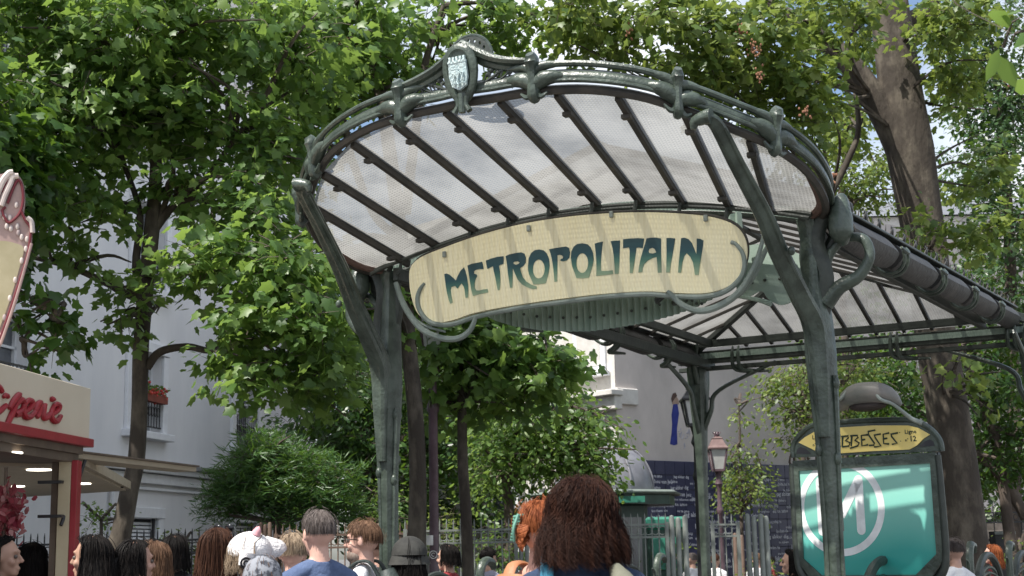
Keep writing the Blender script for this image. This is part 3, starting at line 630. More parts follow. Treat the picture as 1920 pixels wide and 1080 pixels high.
band('sign_loop', [(1434, 424), (1428, 458), (1412, 505), (1385, 548), (1350, 573), (1312, 583), (1280, 572), (1258, 552), (1252, 546)], [.012, .014, .018, .022, .024, .024, .022, .018, .012], FRAME, F=FS + .03)
band('sign_loop', [(1452, 445), (1435, 470), (1415, 515), (1390, 550), (1370, 562)], [.012, .018, .018, .014, .008], FRAME, F=FS - .04)
for px, py in ((833, 477), (991, 428), (1146, 402), (1323, 409)):
    m = MB(); m.box(onF(px, py, FS + .03), (.028, .02, .045), ax=(X, NF, ZV)); m.build('sign_clip', GREYIRON, sign, smooth=False, bevel=.004)
m = MB()
for d_ in (-6, 0, 6): m.tube([onF(1232, 568, .1), onF(1236 + d_, 560, .18), onF(1252, 550, FS)], .010, 6, smooth=3)
m.tube([onF(1262, 568, .0), onF(1275, 566, .02)], .02, 6); m.build('sign_strut', IRON_D, sign)
# ================================================================== TREES
half_ = [(0, .05), (.22, -.03), (.43, .10), (.35, .28), (.50, .55), (.25, .60), (0, 1.0)]
def leaf_tpl(kind):
    if kind == 'lobed':
        pts = half_ + [(-x, y) for x, y in half_[::-1][1:-1]]; v = [(x, y, -.10 * abs(x) - .10 * max(0, y - .5)) for x, y in pts] + [(0, .36, .04)]
        n_ = len(pts); f = [(i, (i + 1) % n_, n_) for i in range(n_)]
    elif kind == 'oval':
        v = [(0, 0, 0), (.24, .3, -.05), (.22, .68, -.06), (0, 1, -.08), (-.22, .68, -.06), (-.24, .3, -.05)]; f = [(0, 1, 2, 3), (0, 3, 4, 5)]
        v[3] = (0, 1, -.05)
    elif kind == 'needle': v = [(0, 0, 0), (.055, .45, 0), (0, 1, -.08), (-.055, .45, 0)]; f = [(0, 1, 2), (0, 2, 3)]
    else: v = [(0, 0, 0), (.33, .42, -.05), (0, 1, -.08), (-.33, .42, -.05)]; f = [(0, 1, 2), (0, 2, 3)]
    return np.array(v, float), f
def norm(a): return a / np.maximum(np.linalg.norm(a, axis=-1, keepdims=True), 1e-9)
def leaves_mesh(name, pos, axis, nor, size, tone, kind, mat_):
    V, F = leaf_tpl(kind); N = len(pos); axis = norm(axis); side = norm(np.cross(axis, nor)); nn = np.cross(side, axis)
    P = pos[:, None, :] + size[:, None, None] * (V[None, :, 0:1] * side[:, None, :] + V[None, :, 1:2] * axis[:, None, :] + V[None, :, 2:3] * nn[:, None, :])
    k = len(V); P = P.reshape(-1, 3); me = bpy.data.meshes.new(name); lens = [len(f) for f in F]; idx = np.concatenate([np.array(f) for f in F]); tot = np.array(lens)
    me.vertices.add(N * k); me.vertices.foreach_set('co', P.ravel().astype('f'))
    li = (idx[None, :] + (np.arange(N) * k)[:, None]).ravel(); me.loops.add(len(li)); me.loops.foreach_set('vertex_index', li.astype('i'))
    lt = np.tile(tot, N); ls = np.concatenate([[0], np.cumsum(lt)[:-1]]); me.polygons.add(len(lt)); me.polygons.foreach_set('loop_start', ls.astype('i'))
    try: me.polygons.foreach_set('loop_total', lt.astype('i'))
    except Exception: pass
    at_ = me.attributes.new('tone', 'FLOAT', 'POINT'); at_.data.foreach_set('value', np.repeat(tone, k).astype('f'))
    me.materials.append(mat_); me.update(calc_edges=True); return me
def gen_leaves(clusters, size, rg, droop=.5, per=13, spray=.32, up=1.0, rnd=.75, shell=.55, toneb=.5):
    """clusters: (centre, (rx,ry,rz), n) -> leaf arrays; leaves sit along short drooping sprays"""
    A = []; sprays = []
    for C_, Rr, n_ in clusters:
        ns = max(1, int(n_ / per)); d = norm(rg.normal(size=(ns, 3))); rad = rg.uniform(0, 1, (ns, 1)) ** shell
        c = np.array(C_) + d * rad * np.array(Rr); out = norm(d * np.array([1, 1, .6]) + rg.normal(size=(ns, 3)) * .45); out[:, 2] -= .12
        out = norm(out); tb = toneb + rg.normal(size=ns) * .12
        sprays += [(tuple(a - b * spray * .6), tuple(a + b * spray * .5)) for a, b in zip(c, out)]
        k = per; t = rg.uniform(-.6, 1, (ns, k)); sd = norm(np.cross(out, [0, 0, 1.0])); sg = rg.choice([-1, 1], (ns, k))
        p = c[:, None, :] + out[:, None, :] * (t * spray)[..., None] + sd[:, None, :] * (sg * rg.uniform(.05, .5, (ns, k)) * spray)[..., None] + rg.normal(size=(ns, k, 3)) * spray * .22
        ax = out[:, None, :] * .5 + sd[:, None, :] * sg[..., None] * .8 + rg.normal(size=(ns, k, 3)) * .35; ax[..., 2] -= droop
        no = np.array([0, 0, up]) + rg.normal(size=(ns, k, 3)) * rnd + out[:, None, :] * .35
        tn = np.clip(tb[:, None] + rg.normal(size=(ns, k)) * .24, 0, 1); sz = size * rg.uniform(.5, 1.2, (ns, k))
        A.append((p.reshape(-1, 3), ax.reshape(-1, 3), no.reshape(-1, 3), sz.ravel(), tn.ravel()))
    return [np.concatenate([a[i] for a in A]) for i in range(5)], sprays
def sprays_mesh(parent, sprays, r_, every=1):
    m = MB()
    for a, b in sprays[::every]: m.tube([a, ((Vector(a) + Vector(b)) / 2 + Vector((0, 0, .03))), b], [r_, r_ * .7, r_ * .3], 3, caps=False)
    if m.v: o = m.build('twigs', TWIG, parent); tag(o, kind='stuff')
def pxcl(px, py, rx, ry, Y, dy, n_):
    c = at(px, py, Y); k = Y / FPX; return (tuple(c), (rx * k, dy, ry * k), n_)
def pxpath(pts, Y, dY=0):
    out, rad = [], []
    for i, (x, y, wd) in enumerate(pts):
        yy = Y + dY * i / max(1, len(pts) - 1); out.append(at(x, y, yy)); rad.append(wd / 2 * yy / FPX)
    return out, rad
def bark_prof(k, a): return lambda t: 1 + a * math.cos(k * t + .7) + a * .6 * math.cos((k + 2) * t)
def tree(name, label, cat, trunk, Y, limbs, specs, size, kind, lm, barkm=BARK, group=None, nleaf=0, seed=1, dY=0, bw=1.0, **kw):
    rg = np.random.default_rng(seed); P, Rd = pxpath(trunk, Y, dY); base = P[0].copy(); base.z = 0
    root = empty(name, base, label, cat, group)
    P = [Vector((P[0].x, P[0].y, 0))] + P; Rd = [Rd[0] * 1.12] + Rd
    m = MB(); m.tube(P, Rd, 16, smooth=5, prof=bark_prof(3, .05)); m.build('trunk', barkm, root, angle=80)
    ends = list(P[2:])
    for lb in limbs:
        yb = lb.get('Y', Y); Q, q = pxpath(lb['p'], yb, lb.get('dY', 0)); mm = MB(); mm.tube(Q, q, 10, smooth=5, prof=bark_prof(2, .05)); mm.build('limb', barkm, root, angle=80); ends += Q
    cl_ = [pxcl(*s_) for s_ in specs]
    m = MB()
    for C_, Rr, n_ in cl_:
        C_ = Vector(C_); e_ = min(ends, key=lambda q: (q - C_).length + max(0, q.z - C_.z) * .5)
        for k in range(3):
            tgt = C_ + Vector(rg.normal(size=3) * np.array(Rr) * .55); mid = e_.lerp(tgt, .5) + Vector(rg.normal(size=3) * .12) + Vector((0, 0, .1))
            m.tube([e_, mid, tgt], [.032 * bw, .02 * bw, .008 * bw], 5, smooth=4, caps=False)
    o = m.build('branches', barkm, root); tag(o, kind='stuff')
    (pos, ax, no, sz, tn), spr = gen_leaves(cl_, size, rg, **kw)
    if nleaf:
        d = np.linalg.norm(pos - np.array([0, 0, 1.5]), axis=1) / sz; o_ = np.argsort(d); ch = o_[:nleaf]; keep = o_[nleaf:]
        tones = [.25, .5, .8]; LM = []
        for t in tones: LM.append(leaves_mesh('leaf', np.zeros((1, 3)), np.array([[0, 1., 0]]), np.array([[0, 0, 1.]]), np.array([1.]), np.array([t]), kind, lm))
        for i in ch:
            a = norm(ax[i]); s_ = norm(np.cross(a, no[i])); n2 = np.cross(s_, a); Mx = Matrix((s_, a, n2)).transposed().to_4x4()
            link('leaf', LM[int(np.argmin([abs(tn[i] - t) for t in tones]))], root, loc=pos[i], rot=Mx.to_euler(), scale=(sz[i],) * 3)
        pos, ax, no, sz, tn = [a[keep] for a in (pos, ax, no, sz, tn)]
    cr_ = link('crown', leaves_mesh('crown', pos, ax, no, sz, tn, kind, lm), root); tag(cr_, kind='stuff')
    sprays_mesh(root, spr, .006, 1)
    return root

# T1 left plane tree
tree('plane_tree', 'slender leaning plane tree whose leafy crown fills the upper left before the white building', 'tree',
 [(214, 1075, 48), (228, 1000, 38), (243, 920, 34), (256, 860, 32), (262, 760, 30), (264, 660, 30), (272, 560, 30), (285, 430, 30), (292, 330, 24), (292, 230, 20), (290, 120, 14)], 15.0,
 [dict(p=[(268, 560, 18), (235, 550, 15), (195, 528, 13), (130, 500, 11), (60, 482, 8)]), dict(p=[(275, 690, 16), (300, 660, 15), (350, 650, 13), (405, 655, 11), (450, 600, 8)]),
  dict(p=[(288, 430, 20), (330, 380, 14), (390, 330, 11), (440, 260, 9), (490, 200, 6)]), dict(p=[(288, 420, 14), (310, 380, 11), (325, 310, 9), (300, 240, 7)]), dict(p=[(270, 600, 20), (255, 500, 16), (262, 400, 13), (230, 300, 9)])],
 [(60, 40, 150, 110, 14.5, 1.3, 1300), (250, 60, 170, 110, 14.5, 1.3, 1700), (430, 60, 150, 110, 15, 1.3, 1150), (560, 110, 110, 100, 15.5, 1.2, 900), (60, 200, 140, 110, 14.2, 1.2, 1300), (230, 210, 150, 90, 14.8, 1.2, 1300), (400, 220, 130, 90, 15, 1.1, 760), (520, 270, 90, 90, 15.3, 1, 420),
  (90, 340, 120, 75, 14.5, 1, 480), (190, 400, 100, 60, 14.5, .8, 220), (350, 350, 90, 70, 15, .9, 260), (470, 400, 100, 80, 14.6, .9, 600), (150, 470, 90, 45, 14.7, .6, 90), (240, 560, 60, 60, 14.6, .5, 110),
  (400, 490, 90, 60, 14.0, .8, 420), (520, 500, 90, 90, 13.8, .8, 800), (590, 600, 70, 80, 13.8, .7, 520), (470, 610, 80, 50, 13.8, .7, 320), (510, 700, 90, 50, 13.9, .6, 360), (600, 700, 50, 60, 14, .5, 230), (225, 600, 35, 30, 14.6, .3, 40), (430, 690, 40, 40, 14, .4, 90)],
 .138, 'lobed', LEAF, nleaf=300, seed=11, droop=.55)
# hanging spray at the far left
tree('leafy_branch_tree', 'plane tree off the left edge with a thin hanging spray of dark leaves', 'tree',
 [(-120, 1075, 40), (-110, 800, 34), (-90, 500, 28), (-60, 250, 20)], 13.5, [dict(p=[(-95, 560, 14), (-40, 560, 9), (20, 590, 6), (45, 640, 4), (60, 700, 3)]), dict(p=[(-90, 500, 14), (-10, 520, 9), (60, 560, 5), (100, 600, 3)])],
 [(85, 590, 45, 40, 13.5, .3, 70), (95, 650, 45, 40, 13.5, .3, 60), (60, 560, 50, 30, 13.4, .3, 60), (-60, 300, 120, 200, 13, 1, 1500), (20, 320, 90, 90, 13.4, .8, 500), (10, 430, 60, 50, 13.2, .5, 180)],
 .16, 'lobed', LEAF_D, nleaf=60, seed=12, droop=.7)
# T2 behind the left column
tree('plane_tree', 'plane tree directly behind the left canopy column, brown trunk beside the purple lamp post', 'tree',
 [(781, 1075, 36), (784, 900, 32), (778, 760, 30), (766, 640, 30), (752, 450, 28), (726, 250, 26), (712, 170, 24), (685, 100, 20), (655, 60, 16), (640, 0, 12)], 17.5,
 [dict(p=[(760, 400, 22), (780, 240, 18), (795, 130, 15), (815, 60, 12), (832, 10, 9)]), dict(p=[(660, 300, 15), (640, 215, 14), (610, 190, 12), (560, 140, 9), (500, 80, 7)]), dict(p=[(750, 450, 16), (700, 400, 15), (660, 300, 15)])],
 [(620, 50, 130, 110, 17.5, 1.4, 1150), (760, 70, 110, 80, 17.8, 1.4, 560), (690, 150, 110, 60, 17.5, 1, 560), (560, 200, 100, 80, 17.2, 1, 600), (920, 25, 90, 50, 18, 1.2, 420), (960, 70, 70, 30, 18, .8, 160), (540, 330, 60, 70, 17, .8, 300), (630, 620, 60, 90, 17, .8, 500), (600, 500, 50, 70, 17, .8, 320), (720, 560, 60, 80, 17.5, .8, 420)],
 .15, 'lobed', LEAF, seed=13, droop=.5)
# T3 thin trunk right of lamp
tree('young_plane_tree', 'young plane tree with a thin grey trunk and broad leaves hanging below the METROPOLITAIN sign', 'tree',
 [(878, 1075, 22), (874, 960, 21), (868, 870, 20), (866, 760, 17), (860, 680, 14), (855, 600, 10)], 18.5,
 [dict(p=[(866, 760, 12), (900, 700, 9), (950, 660, 7), (1010, 640, 5)]), dict(p=[(862, 700, 10), (830, 660, 8), (800, 620, 6)])],
 [(900, 670, 80, 60, 18.3, .8, 560), (1000, 680, 80, 60, 18.3, .8, 560), (850, 640, 60, 50, 18.2, .7, 330), (1050, 690, 40, 40, 18.2, .5, 160), (820, 740, 50, 50, 18.6, .6, 210), (940, 750, 70, 40, 18.5, .6, 200), (890, 590, 120, 50, 18.6, .8, 500)],
 .17, 'lobed', LEAF, seed=14, droop=.6)
# T4 big plane right
tree('large_plane_tree', 'massive old plane tree with mottled bark and forked limb behind the right gutter', 'tree',
 [(1812, 1075, 92), (1796, 900, 80), (1772, 740, 78), (1750, 600, 76), (1738, 480, 80), (1722, 380, 84), (1706, 280, 92), (1690, 180, 84), (1678, 90, 80), (1666, 0, 74), (1650, -100, 60)], 21.0,
 [dict(p=[(1712, 330, 70), (1672, 240, 62), (1636, 180, 54), (1600, 130, 50), (1560, 88, 44), (1505, 48, 36), (1440, 8, 28), (1380, -30, 20)]), dict(p=[(1700, 40, 34), (1738, 20, 30), (1760, -20, 24)]), dict(p=[(1590, 60, 22), (1630, 20, 18), (1640, -30, 14)]),
  dict(p=[(1560, 360, 12), (1590, 300, 12), (1610, 240, 10), (1600, 150, 8)], Y=21.5)],
 [(1080, 20, 100, 70, 17.5, 1.2, 640), (1200, 50, 100, 70, 17.5, 1.2, 480), (1320, 60, 110, 90, 17.8, 1.2, 860), (1440, 90, 100, 90, 18, 1.1, 700), (1330, 150, 90, 50, 18, .9, 420), (1450, 200, 90, 80, 18.3, 1, 650), (1530, 150, 60, 90, 18.5, 1, 420), (1560, 30, 110, 60, 18.5, 1, 700), (1500, 280, 50, 50, 18.5, .7, 200), (1120, 90, 60, 40, 17.8, .8, 160),
  (1780, 40, 80, 60, 19.5, 1, 620), (1800, 160, 60, 70, 20.5, 1, 420), (1620, 60, 60, 60, 22.5, 1, 520), (1590, 230, 40, 60, 22.5, .8, 260), (1840, 330, 50, 50, 22, .8, 300), (1760, 430, 60, 50, 19.3, .6, 190), (1860, 430, 70, 40, 19.3, .6, 190), (1785, 700, 60, 40, 19.5, .4, 70), (1850, 760, 30, 60, 19.8, .4, 30)],
 .145, 'lobed', LEAF_Y, seed=15, droop=.45, nleaf=150)
m = MB(); rr = random.Random(5); root = empty('seed_clusters_branch', at(1410, 90, 18), 'rusty red dried seed clusters hanging among the yellow green leaves at top right', 'seed clusters')
for px, py in ((1412, 88), (1390, 60), (1418, 330 - 240), (1425, 140), (640, 68), (700, 20), (492, 262), (1888, 145), (1510, 210), (1180, 60), (1560, 330)):
    c = at(px, py, 17.0); m = MB()
    for k in range(18): d = Vector((rr.gauss(0, .03), rr.gauss(0, .03), rr.gauss(0, .045))); m.ell(c + d, (.014, .009, .018), 5, k=4)
    tag(m.build('seed_cluster', RED_SEED, root), kind='stuff')
# right background trees
def bgtree(label, trunk, Y, specs, size, kind, lm, seed, limbs=(), name='background_tree', cat='tree', group=None, **kw):
    return tree(name, label, cat, trunk, Y, limbs, specs, size, kind, lm, BARK2, group, seed=seed, **kw)
bgtree('tall grey green tree with fine leaves at the right edge beyond the large plane tree', [(1905, 1075, 26), (1900, 700, 24), (1890, 400, 20), (1870, 150, 14)], 27, [(1850, 60, 110, 90, 27, 1.6, 2600), (1900, 200, 100, 110, 27, 1.6, 3000), (1840, 330, 90, 80, 27, 1.5, 1900), (1900, 430, 90, 90, 27, 1.5, 1900), (1820, 180, 60, 80, 27.5, 1.3, 900), (1800, 540, 80, 60, 27.5, 1.3, 1000), (1900, 560, 60, 60, 27, 1.3, 900)], .13, 'oval', LEAF_B, 21)
bgtree('light green feathery tree between the right canopy column and the large plane tree', [(1580, 1075, 16), (1585, 700, 14), (1575, 400, 12), (1590, 250, 9)], 25, [(1600, 330, 70, 60, 25, 1.2, 700), (1570, 250, 50, 50, 25, 1, 350), (1640, 370, 60, 50, 25, 1, 500), (1600, 210, 60, 50, 25.5, 1, 300), (1560, 330, 40, 50, 25, 1, 250), (1660, 300, 40, 60, 25.4, 1, 250)], .12, 'oval', LEAF_Y, 22)
bgtree('dark shady tree filling the lower right behind the large plane trunk', [(1900, 1075, 22), (1880, 900, 20), (1860, 800, 18), (1800, 650, 14)], 24, [(1870, 720, 90, 70, 24, 1.4, 1700), (1920, 820, 70, 80, 24, 1.3, 1300), (1850, 860, 60, 60, 24.5, 1.2, 900), (1640, 720, 80, 40, 24, 1.2, 900), (1700, 800, 80, 60, 24.6, 1.2, 1000), (1850, 640, 110, 50, 24.5, 1.4, 1200), (1690, 690, 60, 40, 23.5, .9, 400)], .13, 'oval', LEAF_D, 23, limbs=[dict(p=[(1925, 970, 22), (1880, 900, 16), (1830, 850, 11), (1800, 820, 7)])])
bgtree('shrubby olive green tree left of the map board', [(1530, 1075, 14), (1535, 900, 12), (1530, 760, 9)], 21.5, [(1500, 710, 70, 40, 21.5, 1, 900), (1560, 740, 60, 50, 21.5, 1, 800), (1500, 780, 55, 45, 21.5, .9, 700), (1560, 800, 60, 40, 21.5, .8, 500), (1475, 830, 30, 25, 21.5, .5, 120), (1600, 690, 60, 30, 21.5, .8, 500), (1450, 740, 30, 30, 21.5, .5, 160)], .085, 'oval', LEAF_Y, 24)
bgtree('small bright green sapling in front of the blue tiled wall', [(1392, 1075, 8), (1390, 960, 7), (1388, 850, 5), (1386, 760, 3)], 27.5, [(1390, 900, 48, 40, 27.5, .7, 620), (1385, 850, 25, 40, 27.5, .4, 200), (1384, 780, 12, 35, 27.5, .25, 90), (1420, 930, 30, 20, 27.5, .5, 180), (1360, 930, 25, 30, 27.5, .5, 150)], .10, 'oval', LEAF_Y, 25)
# middle background
bgtree('layered bushy tree behind the railings left of the domed kiosk', [(955, 1075, 20), (955, 960, 18), (950, 900, 15), (975, 820, 10)], 22, [(940, 800, 90, 60, 22, 1.2, 1500), (1040, 790, 90, 60, 22, 1.2, 1500), (1090, 860, 70, 60, 22, 1.1, 1200), (1000, 870, 80, 50, 22, 1.2, 1000), (920, 890, 50, 60, 22.2, 1.1, 600), (1120, 900, 40, 30, 22, .8, 260), (1030, 730, 70, 40, 22.3, 1, 600), (1115, 800, 45, 45, 22, .7, 400)], .12, 'oval', LEAF, 26, limbs=[dict(p=[(955, 930, 9), (930, 870, 7), (900, 830, 5)]), dict(p=[(955, 910, 9), (1000, 850, 7), (1050, 800, 4)])])
bgtree('dark dense tree standing behind the left canopy column', [(690, 1075, 22), (690, 900, 20), (680, 750, 15), (670, 650, 10)], 26, [(650, 740, 90, 80, 26, 1.6, 2400), (740, 720, 80, 90, 26.5, 1.6, 1900), (690, 840, 90, 60, 26, 1.5, 1600), (810, 830, 60, 90, 26.5, 1.4, 1700), (790, 700, 80, 80, 27, 1.5, 1500), (640, 830, 50, 60, 26, 1.2, 900), (740, 920, 80, 50, 26, 1.4, 1100), (870, 850, 60, 80, 26.5, 1.3, 1200)], .13, 'oval', LEAF_D, 27)
for i, (x0_, lab) in enumerate(((600, 'far tree with a dark crown behind the conifer shrub'), (760, 'far tree with a dark crown between the left column and the lamp post'), (900, 'far tree with a dark crown behind the young plane tree'), (1040, 'far tree with a dark crown behind the layered bushy tree'))):
    bgtree(lab, [(x0_, 1060, 16), (x0_ + 5, 900, 14), (x0_, 760, 10)], 33 + i * .4, [(x0_ + 20, 700, 100, 70, 33, 1.8, 1100), (x0_, 800, 100, 70, 33, 1.8, 1100), (x0_ + 10, 900, 100, 60, 33, 1.8, 900), (x0_, 970, 100, 40, 33, 1.6, 600), (x0_ + 20, 610, 90, 50, 33.5, 1.5, 600)][: (3 if i == 3 else 5)] if i != 3 else [(990, 760, 70, 90, 33, 1.5, 1200), (1020, 880, 80, 60, 33, 1.5, 900)], .17, 'oval', LEAF_D, 31 + i, group='far trees behind the square')
for i, (x0_, lab) in enumerate(((1500, 'far tree seen under the rear beam of the canopy right of the grey wall'), (1640, 'far tree seen above the map board between the columns'), (1830, 'far tree behind the large plane trunk at the right edge'))):
    bgtree(lab, [(x0_, 1060, 16), (x0_ + 5, 900, 14), (x0_, 700, 10)], 31 + i * .5, [(x0_ + 20, 640, 100, 70, 31, 1.8, 900), (x0_ + 20, 760, 100, 70, 31, 1.8, 1100), (x0_ + 40, 880, 90, 70, 31, 1.8, 1000), (x0_ + 60, 980, 90, 50, 31, 1.6, 700), (x0_ + 40, 500, 80, 60, 31, 1.5, 500)] if i else [(1560, 650, 60, 50, 31, 1.3, 500), (1590, 760, 70, 70, 31, 1.3, 800), (1600, 880, 60, 60, 31, 1.3, 700)], .17, 'oval', LEAF_D, 41 + i, group='far trees on the right')
# conifer shrub and hedge plants
bgtree('rounded feathery conifer shrub behind the railings in front of the white building', [(520, 1075, 16), (520, 980, 14), (522, 900, 8)], 20.8, [(520, 880, 95, 60, 20.8, .9, 5200), (450, 910, 60, 50, 20.8, .7, 2600), (600, 900, 70, 60, 20.8, .8, 3200), (520, 940, 120, 40, 20.8, .8, 3000), (490, 840, 50, 30, 20.8, .5, 1000), (640, 950, 45, 40, 20.8, .6, 1300), (410, 940, 35, 40, 20.8, .5, 800)], .17, 'needle', LEAF_C, 28, name='conifer_shrub', cat='shrub', per=22, spray=.16, rnd=.8, droop=-.2, up=.6)
for i, (x, y, rx, ry, n_, lm, lab) in enumerate(((330, 1050, 60, 45, 420, LEAF_Y, 'pale green shrub behind the black railings below the white building'), (190, 975, 30, 30, 160, LEAF, 'small leafy plant beside the kiosk post'), (440, 1040, 40, 40, 260, LEAF_Y, 'low bright green plant behind the person with long brown hair'),
    (540, 1040, 50, 35, 260, LEAF, 'low green plant behind the brown gate posts'), (720, 980, 50, 70, 600, LEAF, 'green bush behind the railings beside the left column'), (830, 1010, 60, 60, 600, LEAF_Y, 'bright green bush behind the railings right of the purple lamp post'), (930, 1030, 60, 50, 500, LEAF, 'dark green bush behind the railings left of the woman with red hair'), (1425, 1060, 30, 25, 160, LEAF_Y, 'small bright plant beside the grey posts'), (1915, 1040, 20, 30, 120, LEAF_Y, 'bright yellow green plant at the lower right edge'), (1260, 1050, 30, 25, 100, LEAF_Y, 'small plant in front of the green kiosk'))):
    bgtree(lab, [(x, 1090, 8), (x, y + ry * .3, 6), (x, y, 4)], 21.2 if x < 1200 else 23, [(x, y, rx, ry, 21.2 if x < 1200 else 23, .5, n_)], .085, 'oval', lm, 60 + i, name='garden_shrub', cat='shrub', group='low shrubs behind the railings')
# one big blurred leaf spray near the camera, top right
tree('near_leaf_branch_tree', 'tree outside the top right corner with big leaves hanging close to the camera', 'tree', [(2250, 1075, 300), (2260, 300, 260), (2200, -200, 160)], 4.4,
 [dict(p=[(2180, -150, 30), (2050, -120, 14), (1960, -70, 8), (1925, -20, 4)])], [(1903, 75, 10, 24, 4.2, .05, 6), (2030, -20, 60, 50, 4.4, .3, 60)], .17, 'oval', LEAF, seed=55, per=3, spray=.1, nleaf=30, droop=.8, rnd=.4, bw=.12)
# ================================================================== WHITE BUILDING (left)
WALLW = mat('white_render_wall', (.66, .66, .675), .85, 0, bump=.12, bscale=30, scale=.7, col2=(.76, .755, .76), stretch=(1, 1, .3))
TRIM = mat('white_painted_trim', (.68, .69, .71), .6, 0, col2=(.75, .76, .78))
GLZ = mat('dark_window_glass', (.05, .055, .065), .06, 0, scale=1.2, col2=(.16, .17, .19), spec=.8)
ROOFZ = mat('grey_zinc', (.17, .175, .185), .45, .3, bump=.1, col2=(.24, .245, .26))
BLK = mat('black_painted_iron', (.012, .012, .013), .45, 0, col2=(.03, .03, .032))
CURT = mat('net_curtain', (.55, .55, .56), .9, 0, stretch=(9, 9, .3), scale=3, col2=(.75, .75, .76))
D1 = Vector((.204, .979, 0)).normalized(); N1 = Vector((D1.y, -D1.x, 0)); A1 = Vector((-7.70, 30, 0))
def w1(px, py): return onplane(px, py, A1, N1)
def w1a(px): p = w1(px, 900); return (p - A1).dot(D1)
white_b = empty('white_building', A1, 'tall white rendered building on the left with shutters, window boxes and a grey cornice', 'building')
HB = 15.5; a0, a1 = -24.0, w1a(592); dep = 12
# wall with true openings
wins = []   # a0,a1,z0,z1
for pa, pb, base in ((222, 305, 0), ):
    sa, sb = w1a(238), w1a(297)
c1 = (sa + sb) / 2; hw = (sb - sa) / 2; c2 = w1a(458); step = c2 - c1
z_s = w1(266, 820).z; z_t = w1(266, 655).z
cols = [c1 - step * 2, c1 - step, c1, c2]
zrows = [(z_s + .12, z_t - .05), (z_s + 3.15, z_t + 3.1), (z_s + 6.2, z_t + 6.1), (z_s + 9.2, z_t + 8.9)]
bz0, bz1 = w1(250, 1020).z, w1(250, 972).z
ops = [(c - hw, c + hw, z0, z1) for c in cols for z0, z1 in zrows] + [(c1 - hw * .9, c1 + hw * .9, max(.35, bz0), bz1), (c2 - hw * .9, c2 + hw * .9, max(.35, bz0), bz1)]
xs = sorted({a0, a1} | {v for o in ops for v in o[:2]}); zsx = sorted({0, HB} | {v for o in ops for v in o[2:]})
m = MB(); TK = .35
def b1(a, d, z): return A1 + D1 * a + N1 * d + Vector((0, 0, z))
for i in range(len(xs) - 1):
    for j in range(len(zsx) - 1):
        ca, cz = (xs[i] + xs[i + 1]) / 2, (zsx[j] + zsx[j + 1]) / 2
        if any(o[0] < ca < o[1] and o[2] < cz < o[3] for o in ops): continue
        m.add([b1(xs[i], 0, zsx[j]), b1(xs[i + 1], 0, zsx[j]), b1(xs[i + 1], 0, zsx[j + 1]), b1(xs[i], 0, zsx[j + 1])], [(0, 1, 2, 3)])
for o in ops:
    A_, B_, C_, D_ = [(o[0], o[2]), (o[1], o[2]), (o[1], o[3]), (o[0], o[3])]
    for (p, q) in ((A_, B_), (B_, C_), (C_, D_), (D_, A_)): m.add([b1(p[0], 0, p[1]), b1(q[0], 0, q[1]), b1(q[0], -TK, q[1]), b1(p[0], -TK, p[1])], [(0, 1, 2, 3)])
m.add([b1(a1, 0, 0), b1(a1, -dep, 0), b1(a1, -dep, HB), b1(a1, 0, HB)], [(0, 1, 2, 3)])
m.add([b1(a0, 0, 0), b1(a0, -dep, 0), b1(a0, -dep, HB), b1(a0, 0, HB)], [(0, 1, 2, 3)])
m.add([b1(a0, 0, HB), b1(a1, 0, HB), b1(a1, -dep, HB), b1(a0, -dep, HB)], [(0, 1, 2, 3)])
m.build('wall', WALLW, white_b, smooth=False)
REDF = mat('red_geranium_flowers', (.45, .03, .03), .7, col2=(.6, .08, .05)); GRNP = mat('window_box_greenery', (.05, .12, .03), .7, col2=(.1, .2, .05))
